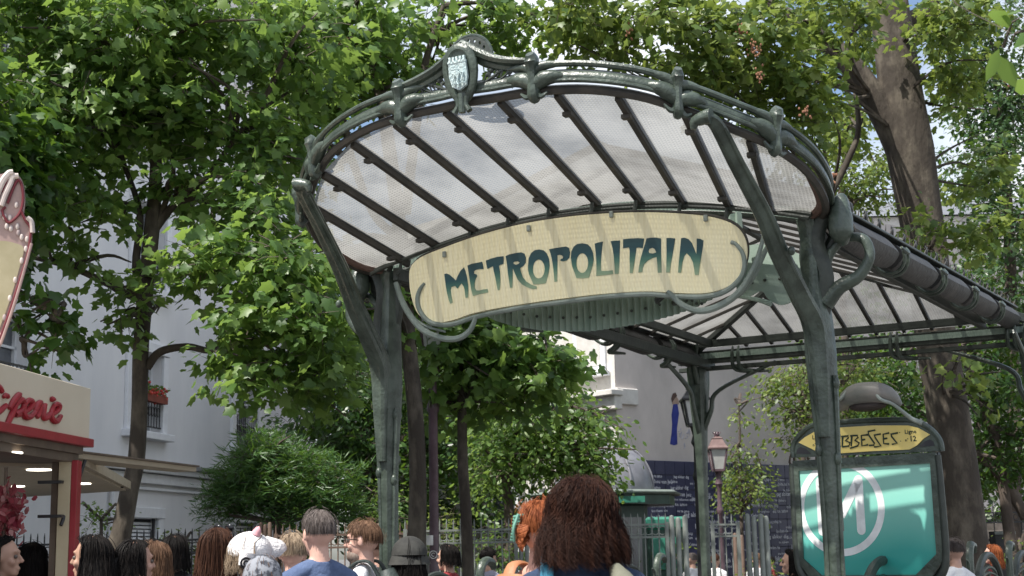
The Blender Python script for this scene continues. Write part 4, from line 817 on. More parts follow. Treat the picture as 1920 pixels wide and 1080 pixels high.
for wi, o in enumerate(ops):
    sa_, sb_, z0, z1 = o; cc = (sa_ + sb_) / 2
    m = MB()
    for a_, b_ in ((sa_ - .22, sa_), (sb_, sb_ + .22)): m.box(b1((a_ + b_) / 2, .04, (z0 + z1) / 2), (b_ - a_, .08, z1 - z0), rz=math.atan2(D1.y, D1.x))
    m.box(b1(cc, .05, z1 + .12), (sb_ - sa_ + .5, .10, .22), rz=math.atan2(D1.y, D1.x)); m.box(b1(cc, .10, z0 - .08), (sb_ - sa_ + .6, .24, .15), rz=math.atan2(D1.y, D1.x))
    win = m.build('window', TRIM, white_b, smooth=False, bevel=.012)
    if z1 - z0 < 1.2 and z0 < 2:
        for k in range(int((z1 - z0) / .075)):
            mm = MB(); mm.box(b1(cc, -.06, z0 + .04 + k * .075), (sb_ - sa_ - .04, .03, .05), rz=math.atan2(D1.y, D1.x)); mm.build('shutter_slat', TRIM, win, smooth=False)
        mm = MB(); mm.box(b1(cc, -.12, (z0 + z1) / 2), (sb_ - sa_, .02, z1 - z0), rz=math.atan2(D1.y, D1.x)); mm.build('black_window_backing', BLK, win, smooth=False)  # black sheet behind the slats stands in for the unlit interior
        mm = MB(); mm.box(b1(sb_ - .18, .03, (z0 + z1) / 2 + .05), (.05, .05, z1 - z0), rz=math.atan2(D1.y, D1.x)); mm.build('black_frame', BLK, win, smooth=False)
        continue
    mm = MB(); rz_ = math.atan2(D1.y, D1.x)
    mm.box(b1(cc, -.26, (z0 + z1) / 2), (sb_ - sa_, .02, z1 - z0), rz=rz_); mm.build('pane', GLZ, win, smooth=False)
    mm = MB()
    for a_ in (sa_ + .04, cc, sb_ - .04): mm.box(b1(a_, -.22, (z0 + z1) / 2), (.07, .06, z1 - z0), rz=rz_)
    for t in (.02, .36, .68, .98): mm.box(b1(cc, -.215, z0 + (z1 - z0) * t), (sb_ - sa_, .05, .045), rz=rz_)
    mm.build('sash', TRIM, win, smooth=False)
    mm = MB(); mm.box(b1(sa_ + .3, -.245, (z0 + z1) / 2 + .1), (.45, .008, (z1 - z0) * .8), rz=rz_); mm.build('curtain', CURT, win, smooth=False)
    mm = MB(); mm.box(b1(cc, .02, z0 + .78), (sb_ - sa_, .035, .035), rz=rz_); mm.box(b1(cc, .02, z0 + .12), (sb_ - sa_, .03, .03), rz=rz_)
    nb = 11
    for k in range(nb):
        a_ = sa_ + (sb_ - sa_) * (k + .5) / nb; mm.tube([b1(a_, .02, z0 + .12), b1(a_, .02, z0 + .78)], .011, 5)
        if k < nb - 1:
            a_ += (sb_ - sa_) / nb / 2; mm.tube([b1(a_ + .045 * math.cos(t), .02, z0 + .45 + .10 * math.sin(t)) for t in np.linspace(0, 6.28, 9)], .008, 4, caps=False)
    mm.build('railing', BLK, win, smooth=False)
    if wi == 8:
        mm = MB(); mm.box(b1(cc, .12, z0 + .70), (sb_ - sa_ - .1, .16, .16), rz=rz_); mm.build('window_box', mat('terracotta_box', (.2, .05, .03), .8), win, smooth=False)
        rg = np.random.default_rng(wi); N_ = 160; ps = np.array([b1(sa_ + .1 + (sb_ - sa_ - .2) * rg.uniform(), .12 + rg.normal() * .05, z0 + .82 + abs(rg.normal()) * .10) for _ in range(N_)])
        o_ = link('foliage', leaves_mesh('foliage', ps, rg.normal(size=(N_, 3)), rg.normal(size=(N_, 3)) + [0, 0, 1], np.full(N_, .09), rg.uniform(0, 1, N_), 'oval', LEAF), win); tag(o_, kind='stuff')
        mm = MB(); rr = random.Random(wi)
        for k in range(46): mm.ell(b1(sa_ + .5 + (sb_ - sa_ - .55) * rr.random(), .15 + rr.gauss(0, .05), z0 + .80 + rr.gauss(0, .07)), (.035, .035, .03), 5, k=4)
        o_ = mm.build('flowers', REDF, win); tag(o_, kind='stuff')
zc = w1(250, 868).z
m = MB(); rz_ = math.atan2(D1.y, D1.x); L_ = a1 - a0
m.box(b1((a0 + a1) / 2, .13, zc - .12), (L_, .26, .12), rz=rz_); m.box(b1((a0 + a1) / 2, .07, zc - .30), (L_, .14, .2), rz=rz_); m.box(b1((a0 + a1) / 2, .04, zc - .5), (L_, .08, .06), rz=rz_)
m.build('cornice', TRIM, white_b, smooth=False, bevel=.01)
m = MB(); m.box(b1((a0 + a1) / 2, .17, zc - .01), (L_, .36, .09), rz=rz_); m.build('cornice_flashing', ROOFZ, white_b, smooth=False)
m = MB(); m.box(b1((a0 + a1) / 2, -3, HB + .5), (L_ + .5, 7, 1), rz=rz_); m.build('roof', ROOFZ, white_b, smooth=False)
m = MB(); ad = w1a(222); m.tube([b1(w1a(205), .08, 0), b1(w1a(205), .08, zc - .6)], .05, 8); m.build('downpipe', TRIM, white_b)

# ================================================================== GREY GABLE BUILDING (right) with blue tiled wall
WALLG = mat('stained_grey_render', (.40, .365, .345), .9, 0, bump=.25, bscale=8, scale=.6, col2=(.62, .56, .53), ramp=(.3, .62), stretch=(1, 1, .55))
WALLS = mat('sunlit_white_stone', (.55, .53, .50), .8, 0, bump=.15, col2=(.65, .63, .60))
C2 = at(1160, 900, 30.0); C2.z = 0; D2 = Vector((.77, .64, 0)).normalized(); N2 = Vector((D2.y, -D2.x, 0)); E2 = -N2   # gable runs D2; sunny facade runs E2
gb = empty('grey_building', C2, 'grey stained gable building with a narrow sunlit white facade and a stone cornice, centre right', 'building')
HG = 9.6
def g1(a, d, z): return C2 + D2 * a + N2 * d + Vector((0, 0, z))
gz = math.atan2(D2.y, D2.x)
m = MB(); m.box(g1(9, -5, HG / 2), (18, 10, HG), rz=gz); m.build('wall', [WALLG], gb, smooth=False)
SF = C2 - D2 * .012
def s1(e, d, z): return SF + E2 * e - D2 * d + Vector((0, 0, z))
m = MB(); m.add([s1(-.0, 0, 0), s1(9.9, 0, 0), s1(9.9, 0, HG - .01), s1(-.0, 0, HG - .01)], [(0, 1, 2, 3)]); m.build('facade', WALLS, gb, smooth=False)
sz_ = math.atan2(E2.y, E2.x); zc2 = at(1160, 738, 30).z
m = MB(); m.box(s1(4.6, .18, zc2), (9.7, .36, .12), rz=sz_); m.box(s1(4.6, .11, zc2 - .2), (9.6, .22, .28), rz=sz_); m.box(g1(.28, .02, zc2 - .05), (.62, .10, .34), rz=gz); m.build('cornice', WALLS, gb, smooth=False, bevel=.015)
for e_ in (.28, 3.2):
    for z_ in (zc2 + .6, ):
        m = MB(); m.box(s1(e_ + .45, .03, z_ + .9), (1.0, .06, 2.0), rz=sz_); wn = m.build('window', TRIM, gb, smooth=False, bevel=.01)
        m = MB(); m.box(s1(e_ + .45, .064, z_ + .9), (.72, .012, 1.75), rz=sz_); m.build('shutter', WALLS, wn, smooth=False, bevel=.004)
        m = MB(); m.box(s1(e_ + .45, .12, z_ - .16), (1.2, .2, .1), rz=sz_); m.build('sill', TRIM, wn, smooth=False)
    m = MB(); m.box(s1(e_ + .45, .03, 1.9), (1.0, .06, 2.3), rz=sz_); wn = m.build('window', TRIM, gb, smooth=False, bevel=.01)
    m = MB(); m.box(s1(e_ + .45, .064, 1.9), (.7, .012, 2.0), rz=sz_); m.build('pane', GLZ, wn, smooth=False)
m = MB(); m.tube([s1(1.35, .08, .2), s1(1.35, .08, zc2 - .3), s1(1.30, .2, zc2 - .15)], .045, 7); m.build('downpipe', ROOFZ, gb)
# painted lady in blue and her caption, a mural on the gable
m = MB(); BLUE = mat('mural_blue', (.015, .025, .19), .8, col2=(.03, .045, .26)); SKINM = mat('mural_flesh', (.35, .25, .2), .8); HAIRM = mat('mural_hair', (.09, .05, .04), .8)
def gp(px, py, d=.004):
    p = onplane(px, py, C2, N2); return p + N2 * d
GFR = (C2, D2, Vector((0, 0, 1)), N2)
def gxy(px, py): p = gp(px, py, 0) - C2; return (p.dot(D2), p.z)
mural = empty('wall_mural', gp(1263, 790), 'painted woman in long blue dress on the grey gable, left of black lantern', 'mural')
def flat(name, pts, d, m_, par): return fill2d(name, [[gxy(*p) for p in pts]], (C2 + N2 * d, D2, Vector((0, 0, 1)), N2), .0015, m_, par)
flat('dress', [(1262, 758), (1270, 757), (1273, 775), (1271, 790), (1269, 805), (1270, 833), (1264, 835), (1256, 833), (1259, 812), (1260, 795), (1259, 778)], .004, BLUE, mural)
flat('figure', [(1262, 744), (1268, 742), (1272, 750), (1273, 758), (1260, 758), (1259, 750)], .004, SKINM, mural)
flat('hair', [(1261, 738), (1266, 736), (1269, 742), (1264, 748), (1260, 755), (1258, 748)], .008, HAIRM, mural)
rr = random.Random(9); m = MB()
for k in range(10):
    x, y = 1272 + rr.random() * 22, 803 + rr.random() * 30; m.tube([gp(x, y, .006), gp(x + rr.uniform(-4, 4), y + rr.uniform(2, 8), .006), gp(x + rr.uniform(-5, 5), y + rr.uniform(5, 12), .006)], .010, 4, smooth=2)
m.build('scribbled_caption', mat('mural_chalk', (.45, .44, .5), .9), mural)
# tiled wall
TILE = mat('dark_blue_enamel_tile', (.014, .016, .055), .35, 0, scale=2.5, col2=(.034, .035, .09), bump=.05)
INK = mat('white_handwriting', (.55, .56, .62), .7)
tw, th_ = .297 * 1.0, .21 * 1.45
zt = gxy(1300, 866)[1]; aL = gxy(1205, 900)[0]; nC, nRw = 27, 11
wall_t = empty('blue_tiled_wall', g1(aL, .06, 0), 'dark blue enamel tiled wall covered in white handwriting below the grey gable', 'tiled wall')
mm = MB(); mm.box(g1(aL + nC * tw / 2, .03, zt / 2), (nC * tw, .06, zt - .01), rz=gz); mm.build('backing', mat('grout', (.06, .06, .08), .9), wall_t, smooth=False)
tmesh = MB(); tmesh.box((0, 0, 0), (tw - .012, .018, th_ - .012)); tm_ = tmesh.mesh('tile', TILE, smooth=False, bevel=.003)
phr = ["je t'aime", "ti amo", "te quiero", "I love you", "ich liebe dich", "eu te amo", "ik hou van jou", "jag alskar dig", "kocham cie", "szeretlek", "miluji te", "volim te", "seni seviyorum", "te iubesc", "aloha au ia oe", "mina rakastan sinua", "saranghae", "s'agapo"]
rr = random.Random(4)
for i in range(nC):
    for j in range(nRw):
        z = zt - th_ * (j + .5)
        if z < .1: continue
        link('tile', tm_, wall_t, loc=g1(aL + tw * (i + .5), .069, z), rot=(rr.gauss(0, .008), 0, gz + rr.gauss(0, .006)))
CHM = {}
def textmesh(s_, size, mat_):
    cu = bpy.data.curves.new('t', 'FONT'); cu.body = s_; cu.size = size; cu.extrude = .0008; cu.resolution_u = 1; cu.offset = size * .015
    o = bpy.data.objects.new('t', cu); COL.objects.link(o); me = bpy.data.meshes.new_from_object(o.evaluated_get(bpy.context.evaluated_depsgraph_get()))
    bpy.data.objects.remove(o); me.materials.clear(); me.materials.append(mat_); return me
TM = [textmesh(p, .105, INK) for p in phr] + [textmesh(p, .14, INK) for p in phr[:8]]
for j in range(27):
    x = .15
    while x < nC * tw - .9:
        me = rr.choice(TM); z = zt - .36 - j * .118 + rr.gauss(0, .012)
        if z < .1: break
        if rr.random() < .95:
            o = link('inscription', me, wall_t); Mx = Matrix((D2, Vector((0, 0, 1)), N2)).transposed().to_4x4(); o.matrix_basis = Matrix.Translation(g1(aL + x, .0815, z)) @ Mx @ Matrix.Rotation(rr.gauss(0, .03), 4, 'Z') @ Matrix.Diagonal((rr.uniform(.8, 1.1), rr.uniform(.7, 1.1), 1, 1))
        x += rr.uniform(.5, 1.0)
# far sunlit building glimpsed behind the gutter
fb = empty('far_pale_building', at(1590, 1000, 60), 'far pale building glimpsed between leaves above the right gutter', 'building'); p = at(1600, 386, 62)
m = MB(); m.box((p.x + 3, 64, (p.z) / 2 - .5), (24, 8, p.z - 1)); m.build('wall', WALLS, fb, smooth=False)
m = MB(); m.add([(p.x - 9.5, 59.7, p.z - 1), (p.x + 15.5, 59.7, p.z - 1), (p.x + 15.5, 64, p.z + .6), (p.x - 9.5, 64, p.z + .6), (p.x - 9.5, 68.3, p.z - 1), (p.x + 15.5, 68.3, p.z - 1)], [(0, 1, 2, 3), (3, 2, 5, 4)]); m.build('roof', ROOFZ, fb, smooth=False)
for k in range(5): m = MB(); m.box((p.x - 6 + k * 4.5, 59.96, p.z - 3.2), (1.3, .1, 2)); m.build('window', GLZ, fb, smooth=False)

# ================================================================== RAILINGS
GREYP = mat('grey_green_railing_paint', (.17, .185, .17), .5, 0, col2=(.24, .26, .24)); BROWNP = mat('brown_post_paint', (.12, .075, .055), .6, 0, bump=.1, col2=(.18, .12, .09))
FY = 19.6
def fence(x0_, x1_, Y0, Y1, mt_, label, ztop, npx):
    P0 = at(x0_, 1037, Y0); P1 = at(x1_, 1037, Y1); P0.z = P1.z = 0; d = (P1 - P0); Ln = d.length; d.normalize(); rz = math.atan2(d.y, d.x)
    root = empty('iron_railing', P0, label, 'railing')
    k = .125; zt_ = ztop - .13
    for z in (zt_, zt_ - .165): m = MB(); m.box(P0.lerp(P1, .5) + Vector((0, 0, z)), (Ln, .04, .028), rz=rz); m.build('rail', mt_, root, smooth=False)
    m = MB(); m.box(P0.lerp(P1, .5) + Vector((0, 0, .25)), (Ln, .04, .03), rz=rz); m.build('rail', mt_, root, smooth=False)
    pm = MB(); pm.tube([(0, 0, .12), (0, 0, ztop - .03), (0, 0, ztop + .02)], [.010, .010, .003], 6); pk = pm.mesh('picket', mt_)
    rm = MB(); rm.tube([(.052 * math.cos(t), 0, .052 * math.sin(t)) for t in np.linspace(0, 2 * math.pi, 14)], .008, 5, caps=False); rg_ = rm.mesh('ring', mt_)
    nP = int(Ln / npx)
    for i in range(nP + 1):
        p = P0 + d * (npx * i); link('picket', pk, root, loc=p)
        if i < nP: link('ring', rg_, root, loc=p + d * npx / 2 + Vector((0, 0, zt_ - .083)), rot=(0, 0, rz))
    m = MB()
    for p in (P0, P1): m.box(p + Vector((0, 0, ztop / 2 - .05)), (.05, .05, ztop - .1), rz=rz)
    for p in (P0, P1): m = MB(); m.box(p + Vector((0, 0, ztop / 2 - .05)), (.05, .05, ztop - .1), rz=rz); m.build('post', mt_, root, smooth=False)
zf = lambda y, Y: at(960, y, Y).z
fence(-60, 200, FY, FY, BLK, 'black iron railing with rings behind the kiosk, at the far left', zf(986, FY), .092)
fence(243, 478, FY, FY, BLK, 'black iron railing with rings between the leaning tree and the conifer shrub', zf(982, FY), .092)
fence(517, 770, FY, FY, BROWNP, 'brown iron railing with rings behind the man in the blue shirt', zf(978, FY), .092)
fence(760, 968, FY, FY, GREYP, 'grey green iron railing with rings right of the purple lamp post', zf(974, FY), .092)
fence(1120, 1252, FY, FY, GREYP, 'grey iron railing with rings in front of the green kiosk', zf(970, FY), .092)
fence(1338, 1386, FY + 1.5, FY + 1.5, GREYP, 'short grey railing panel between the rear column and the grey posts', zf(974, FY + 1.5), .092)
fence(1800, 1990, 26, 26, BLK, 'dark railing in the shade at the right edge behind the dark bin', zf(965, 26), .16)
def posts(label, xs_, Y, ytop, wd, mt_, grp):
    for i, x in enumerate(xs_):
        p = at(x, ytop + (i % 2) * 4, Y); m = MB(); r_ = wd / 2 * Y / FPX
        m.lathe([(r_, 0), (r_, p.z - .03), (r_ * .7, p.z), (.001, p.z + .01)], (p.x, p.y, 0), 10)
        tag(m.build('gate_post', mt_), label[i], 'post', grp)
posts(['brown gate post left of the blond person', 'middle one of the three brown gate posts', 'brown gate post nearest the brown railing'], (489, 497, 506), FY, 980, 8, BROWNP, 'brown gate posts')
posts(['brown post behind the bearded man, left one', 'brown post behind the bearded man, right one'], (697, 710), FY, 978, 9, BROWNP, 'brown posts behind the bearded man')
posts(['leftmost pale grey post right of the kiosk railing', 'middle pale grey post right of the kiosk railing', 'dark grey post beside the black lamp post'], (1259, 1271, 1284), FY, 967, 10, GREYP, 'grey posts beside the kiosk railing')
posts(['leftmost tall grey post right of the small lantern', 'second tall grey post right of the small lantern', 'third dark tall grey post with a collar', 'rightmost short grey post of the right group'], (1401, 1413, 1426, 1436), FY + 1, 964, 10, GREYP, 'grey posts right of the small lantern')
posts(['grey post left of the red haired woman, left one', 'grey post left of the red haired woman, right one'], (976, 987), FY, 985, 8, GREYP, 'grey posts behind the red haired woman')
posts(['slim leaning bollard behind the small lantern post', 'wooden bollard behind the small lantern post'], (1378, 1390), 24, 1000, 9, BROWNP, 'bollards under the sapling')

# ================================================================== LAMP POSTS
FROST = mat('frosted_lantern_glass', (.42, .42, .40), .3, 0, col2=(.52, .52, .50))
def lamp(label, x, Y, ybot, yt, wtop, wbot, postw, mt_, cap=None):
    B_ = at(x, ybot, Y); T_ = at(x, yt, Y); z0, z1 = B_.z, T_.z; k = Y / FPX; X0, Y0 = B_.x, B_.y; rt_, rb_ = wtop / 2 * k, wbot / 2 * k
    root = empty('street_lamp', (X0, Y0, 0), label, 'street lamp', 'street lamps'); c = (X0, Y0, 0)
    pr = postw / 2 * k; m = MB()
    m.lathe([(pr * 2.2, 0), (pr * 2.2, .12), (pr * 1.7, .2), (pr * 1.6, .75), (pr * 1.9, .8), (pr * 1.15, .9), (pr, 1.5), (pr * .95, z0 - .75), (pr * 1.3, z0 - .72), (pr * 1.3, z0 - .66), (pr * .85, z0 - .6), (pr * .8, z0 - .28), (pr * 1.5, z0 - .22), (pr * .9, z0 - .12), (rb_ * .5, z0 - .02), (rb_ * .6, z0)], c, 14); m.build('post', mt_, root)
    m = MB(); s2 = math.sqrt(2); hb = (z1 - z0)
    zb, zt2 = z0 + .02, z0 + hb * .58
    for q in range(4):
        a = math.pi / 4 + q * math.pi / 2; m.bar((X0 + rb_ * math.cos(a) * 1.05, Y0 + rb_ * math.sin(a) * 1.05, zb), (X0 + rt_ * math.cos(a) * 1.05, Y0 + rt_ * math.sin(a) * 1.05, zt2), .025, .025)
    m.lathe([(rb_ * 1.12, zb - .02), (rb_ * 1.15, zb + .02)], c, 4, ph=math.pi / 4); m.build('lantern_frame', mt_, root, smooth=False)
    for q in range(4):
        a = math.pi / 4 + q * math.pi / 2; b_ = a + math.pi / 2; f_ = .97
        pa = [(X0 + r_ * f_ * math.cos(t), Y0 + r_ * f_ * math.sin(t), z) for r_, t, z in ((rb_, a, zb), (rb_, b_, zb), (rt_, b_, zt2), (rt_, a, zt2))]
        mm = MB(); nn = Vector((math.cos((a + b_) / 2), math.sin((a + b_) / 2), 0)); mm.prism([Vector(v) for v in pa], nn * .004); mm.build('glass_pane', FROST, root, smooth=False)
    m = MB(); m.lathe([(rt_ * 1.22, zt2 - .01), (rt_ * 1.25, zt2 + .02), (rt_ * 1.0, zt2 + .06), (rt_ * .62, zt2 + (z1 - zt2) * .62), (rt_ * .70, zt2 + (z1 - zt2) * .66), (rt_ * .2, zt2 + (z1 - zt2) * .80)], c, 4, ph=math.pi / 4); m.build('lantern_roof', cap or mt_, root, smooth=False, bevel=.006)
    m = MB(); m.ell((X0, Y0, z1 - (z1 - zt2) * .12), (.05, .05, .06), 10)
    for q in range(6): t = q * math.pi / 3; m.tube([(X0, Y0, z1 - .05), (X0 + .05 * math.cos(t), Y0 + .05 * math.sin(t), z1 - .01), (X0 + .07 * math.cos(t), Y0 + .07 * math.sin(t), z1 + .02)], .010, 4)
    m.build('finial', mt_, root)
    return root
PURP = mat('purple_brown_lamp_paint', (.075, .045, .055), .35, 0, bump=.4, bscale=16, col2=(.13, .085, .10)); COPP = mat('dull_copper_brown', (.16, .10, .095), .5, .2, col2=(.22, .15, .14))
l1 = lamp('purple brown street lamp whose lantern is half hidden by the METROPOLITAIN sign', 811, 18.0, 662, 520, 64, 46, 18, PURP)
lamp('black street lamp half hidden behind the rear canopy column', 1304, 20.0, 800, 716, 60, 38, 13, BLK)
lamp('small copper brown street lamp in front of the sapling', 1347, 26.0, 884, 812, 42, 26, 10, PURP, COPP)
WHITEP = mat('white_paper', (.7, .69, .66), .8); STK = mat('dark_sticker', (.03, .03, .035), .6)
st = at(808, 1013, 18); r_ = 9 * 18 / FPX
m = MB(); m.add([(st.x + (r_ + .006) * math.sin(a), st.y - (r_ + .006) * math.cos(a), st.z + z) for z in (-.06, .06) for a in (-.9, -.4, .1, .5)], [(0, 1, 5, 4), (1, 2, 6, 5), (2, 3, 7, 6)]); m.build('white_notice', WHITEP, l1, smooth=False)
s2_ = at(813, 1040, 18) - Vector((0, r_ + .012, 0)); m = MB(); m.tube([s2_ + Vector((.045 * math.cos(a), .004, .045 * math.sin(a))) for a in np.linspace(0, 2 * math.pi, 16)], .006, 5, caps=False); m.build('round_sticker', WHITEP, l1)
m = MB(); m.tube([s2_ + Vector((.02 * math.cos(a), .0, .02 * math.sin(a))) for a in np.linspace(.5, 5.2, 10)], .005, 5); m.build('sticker_mark', WHITEP, l1)

# ================================================================== MAP BOARD ("ABBESSES")
GX = Vector((.766, -.643, 0)); GN = Vector((-.643, -.766, 0)); GC = Vector((2.569, 10.5, 0))
def bxy(px, py): p = onplane(px, py, GC, GN) - GC; return (p.dot(GX), p.z)
board = empty('map_board', GC, 'green framed metro map board lettered ABBESSES over a turquoise M poster behind the right column', 'sign board')
def BF(d): return (GC + GN * d, GX, Vector((0, 0, 1)), GN)
def bw(a, z, d=0): return GC + GX * a + GN * d + Vector((0, 0, z))
xl, zl = bxy(1497, 1000); xr, _ = bxy(1768, 1000); zt_b = (bxy(1490, 866)[1] + bxy(1765, 846)[1]) / 2; zb_b = 1.30
TEAL = bpy.data.materials.new('turquoise_poster'); TEAL.use_nodes = True
n = TEAL.node_tree.nodes; l = TEAL.node_tree.links.new; g = n.new('ShaderNodeTexCoord'); sp = n.new('ShaderNodeAttribute'); sp.attribute_name = 'rise'
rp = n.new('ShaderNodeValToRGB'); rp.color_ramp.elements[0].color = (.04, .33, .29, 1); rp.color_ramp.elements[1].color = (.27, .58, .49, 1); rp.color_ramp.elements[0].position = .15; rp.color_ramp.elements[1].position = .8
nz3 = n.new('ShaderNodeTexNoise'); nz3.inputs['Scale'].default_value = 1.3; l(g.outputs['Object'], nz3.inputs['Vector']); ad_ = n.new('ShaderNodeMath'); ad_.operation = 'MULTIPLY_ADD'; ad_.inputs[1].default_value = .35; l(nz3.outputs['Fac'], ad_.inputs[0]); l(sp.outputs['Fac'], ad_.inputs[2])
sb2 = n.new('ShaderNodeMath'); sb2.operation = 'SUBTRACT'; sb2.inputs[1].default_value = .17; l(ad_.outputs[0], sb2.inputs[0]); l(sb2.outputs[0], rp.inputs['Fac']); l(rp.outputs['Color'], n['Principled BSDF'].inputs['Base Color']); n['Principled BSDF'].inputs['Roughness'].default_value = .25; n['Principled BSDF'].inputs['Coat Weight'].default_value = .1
px0, px1 = xl + .045, xr - .045; pz1 = zt_b - .075
poly = [(px0, 1.42), (px0 + .14, 1.30), (px1 - .16, 1.30), (px1, 1.44), (px1, pz1), (px0, pz1)]
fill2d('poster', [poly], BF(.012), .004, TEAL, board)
fill2d('poster_surround', [[(xl, 1.40), (xl + .14, 1.22), (xr - .14, 1.22), (xr, 1.40), (xr, zt_b), (xl, zt_b)], [(a * 1.0, b) for a, b in poly[::-1]]], BF(.02), .012, IRON, board)
fill2d('back_panel', [[(xl, 1.38), (xl + .14, 1.2), (xr - .14, 1.2), (xr, 1.38), (xr, zt_b), (xl, zt_b)]], BF(-.03), .02, IRON_D, board)
m = MB(); m.tube([bw(xr + .012, zt_b - .02, .02), bw(xr + .018, 1.9, .02), bw(xr + .02, 1.45, .02), bw(xr - .02, 1.30, .02), bw(xr - .14, 1.19, .02), bw(xr - .2, 1.0, 0), bw(xr - .2, 0, 0)], [.022, .024, .026, .028, .03, .035, .05], 10, smooth=4); m.build('side_stem', IRON_D, board)
m = MB(); m.tube([bw(xl - .012, zt_b - .02, .02), bw(xl - .012, 1.9, .02), bw(xl - .01, 1.45, .02), bw(xl + .03, 1.30, .02), bw(xl + .14, 1.19, .02), bw(xl + .2, 1.0, 0), bw(xl + .2, 0, 0)], [.022, .024, .026, .028, .03, .035, .05], 10, smooth=4); m.build('side_stem', IRON_D, board)
# header: frame, yellow name plate, corner openings
hd = [(1490, 858), (1488, 840), (1496, 822), (1520, 800), (1540, 796), (1600, 790), (1700, 787), (1726, 793), (1748, 806), (1764, 826), (1768, 846)]
fill2d('header_frame', [[bxy(*p) for p in hd]], BF(.0), .014, IRON, board)
plate = [(1500, 830), (1512, 820), (1533, 808), (1577, 802), (1640, 798), (1705, 798), (1725, 803), (1746, 815), (1735, 822), (1722, 835), (1708, 843), (1640, 846), (1580, 850), (1545, 853), (1525, 842)]
YEL = mat('yellow_enamel', (.74, .56, .14), .35, 0, scale=2, col2=(.82, .66, .24)); fill2d('name_plate', [[bxy(*p) for p in plate]], BF(.019), .004, YEL, board)
for pts in ([(1495, 851), (1497, 842), (1503, 838), (1512, 841), (1523, 851)], [(1725, 838), (1735, 828), (1745, 824), (1752, 828), (1754, 836)]): fill2d('corner_opening', [[bxy(*p) for p in pts]], BF(.016), .002, STK, board)
m = MB(); m.tube([bw(*bxy(x, y), .012) for x, y in hd], .020, 8, smooth=3); m.build('header_rim', IRON, board)
INKB = mat('black_green_lettering', (.012, .03, .018), .5)
S6 = 1920 / 290
def stroke(name, pts, r_, par, mt_, ox, oy, sc, d=.026): 
    m = MB(); m.tube([bw(*bxy(ox + a / sc, oy + b / sc), d) for a, b in pts], r_, 6, flat=.4, ref=None); return m.build(name, mt_, par)
AB = [('A', [[(500, 790), (545, 650), (590, 785)], [(520, 740), (580, 738)]]), ('B', [[(615, 645), (612, 780)], [(600, 655), (685, 645), (690, 668), (650, 705), (705, 728), (695, 770), (612, 782)]]),
 ('B', [[(728, 645), (722, 775)], [(712, 645), (800, 640), (808, 665), (768, 700), (822, 735), (805, 768), (710, 800)]]), ('E', [[(928, 632), (848, 642), (855, 770), (932, 755)], [(852, 697), (895, 690)]]),
 ('S', [[(1020, 575), (932, 592), (942, 640), (1012, 742), (1005, 760), (945, 766)]]), ('S', [[(1088, 622), (1008, 637), (1022, 672), (1090, 772), (1008, 784)]]), ('E', [[(1192, 610), (1118, 626), (1125, 742), (1192, 746)], [(1122, 682), (1168, 676)]]), ('S', [[(1302, 608), (1213, 626), (1222, 652), (1292, 738), (1230, 750)]])]
for ch, sts in AB:
    m = MB()
    for st_ in sts: m.tube([bw(*bxy(1490 + a / S6, 720 + b / S6), .026) for a, b in st_], [.0075, .006, .0055, .0075][:max(2, len(st_))] if len(st_) < 5 else .0062, 6)
    m.build('letter', INKB, board)
m = MB()
for a_, b_ in ((1322, 605), (1335, 712)): m.ell(bw(*bxy(1490 + a_ / S6, 720 + b_ / S6), .024), (.004, .004, .004), 6, k=4)
m.build('lettering_dots', INKB, board)
def boardtext(s_, px, py, size, mt_=INKB):
    me = textmesh(s_, size, mt_); a_, z_ = bxy(px, py); me.transform(Matrix((GX, Vector((0, 0, 1)), GN)).transposed().to_4x4()); me.transform(Matrix.Translation(bw(a_, z_, .0245))); return link('small_lettering', me, board)
boardtext('Ligne', 1699, 814, .042); boardtext('n\u00b0', 1700, 828, .030); boardtext('12', 1708, 828, .055)
boardtext('Ligne', 1526, 824, .042); boardtext('n\u00b0', 1527, 837, .030); boardtext('12', 1535, 837, .055)
WM = mat('white_print', (.72, .74, .74), .4)
cx_, cz_ = bxy(1578, 952); R0 = (bxy(1661, 952)[0] - cx_)
lp_o = [(max(px0 + .004, cx_ + R0 * math.cos(a)), cz_ + R0 * math.sin(a)) for a in np.linspace(0, 2 * math.pi, 60)[:-1]]; ri = R0 - .052
lp_i = [(cx_ + ri * math.cos(a), cz_ + ri * math.sin(a)) for a in np.linspace(0, 2 * math.pi, 60)[:-1]]
fill2d('ring_emblem', [lp_o, [(max(px0 + .012, a), b) for a, b in lp_i]], BF(.0175), .001, WM, board)
m = MB(); zt4, zb4 = cz_ + .195, cz_ - .165; wM = .155

for a_, b_ in (((cx_ - wM, zb4), (cx_ - wM, zt4)), ((cx_ - wM, zt4), (cx_, cz_ - .06)), ((cx_, cz_ - .06), (cx_ + wM, zt4)), ((cx_ + wM, zt4), (cx_ + wM, zb4))): m.bar(bw(*a_, .0175), bw(*b_, .0175), .066, .0022, upv=GN)
o = m.build('m_emblem', WM, board)
for a_ in ((cx_ - wM, zb4), (cx_ - wM, zt4), (cx_ + wM, zb4), (cx_ + wM, zt4)):
    mm = MB(); mm.prism([bw(a_[0] + .0328 * math.cos(t), a_[1] + .0328 * math.sin(t), .0175) for t in np.linspace(0, 2 * math.pi, 14)[:-1]], GN * .0013); mm.build('m_emblem_end', WM, board, smooth=False)
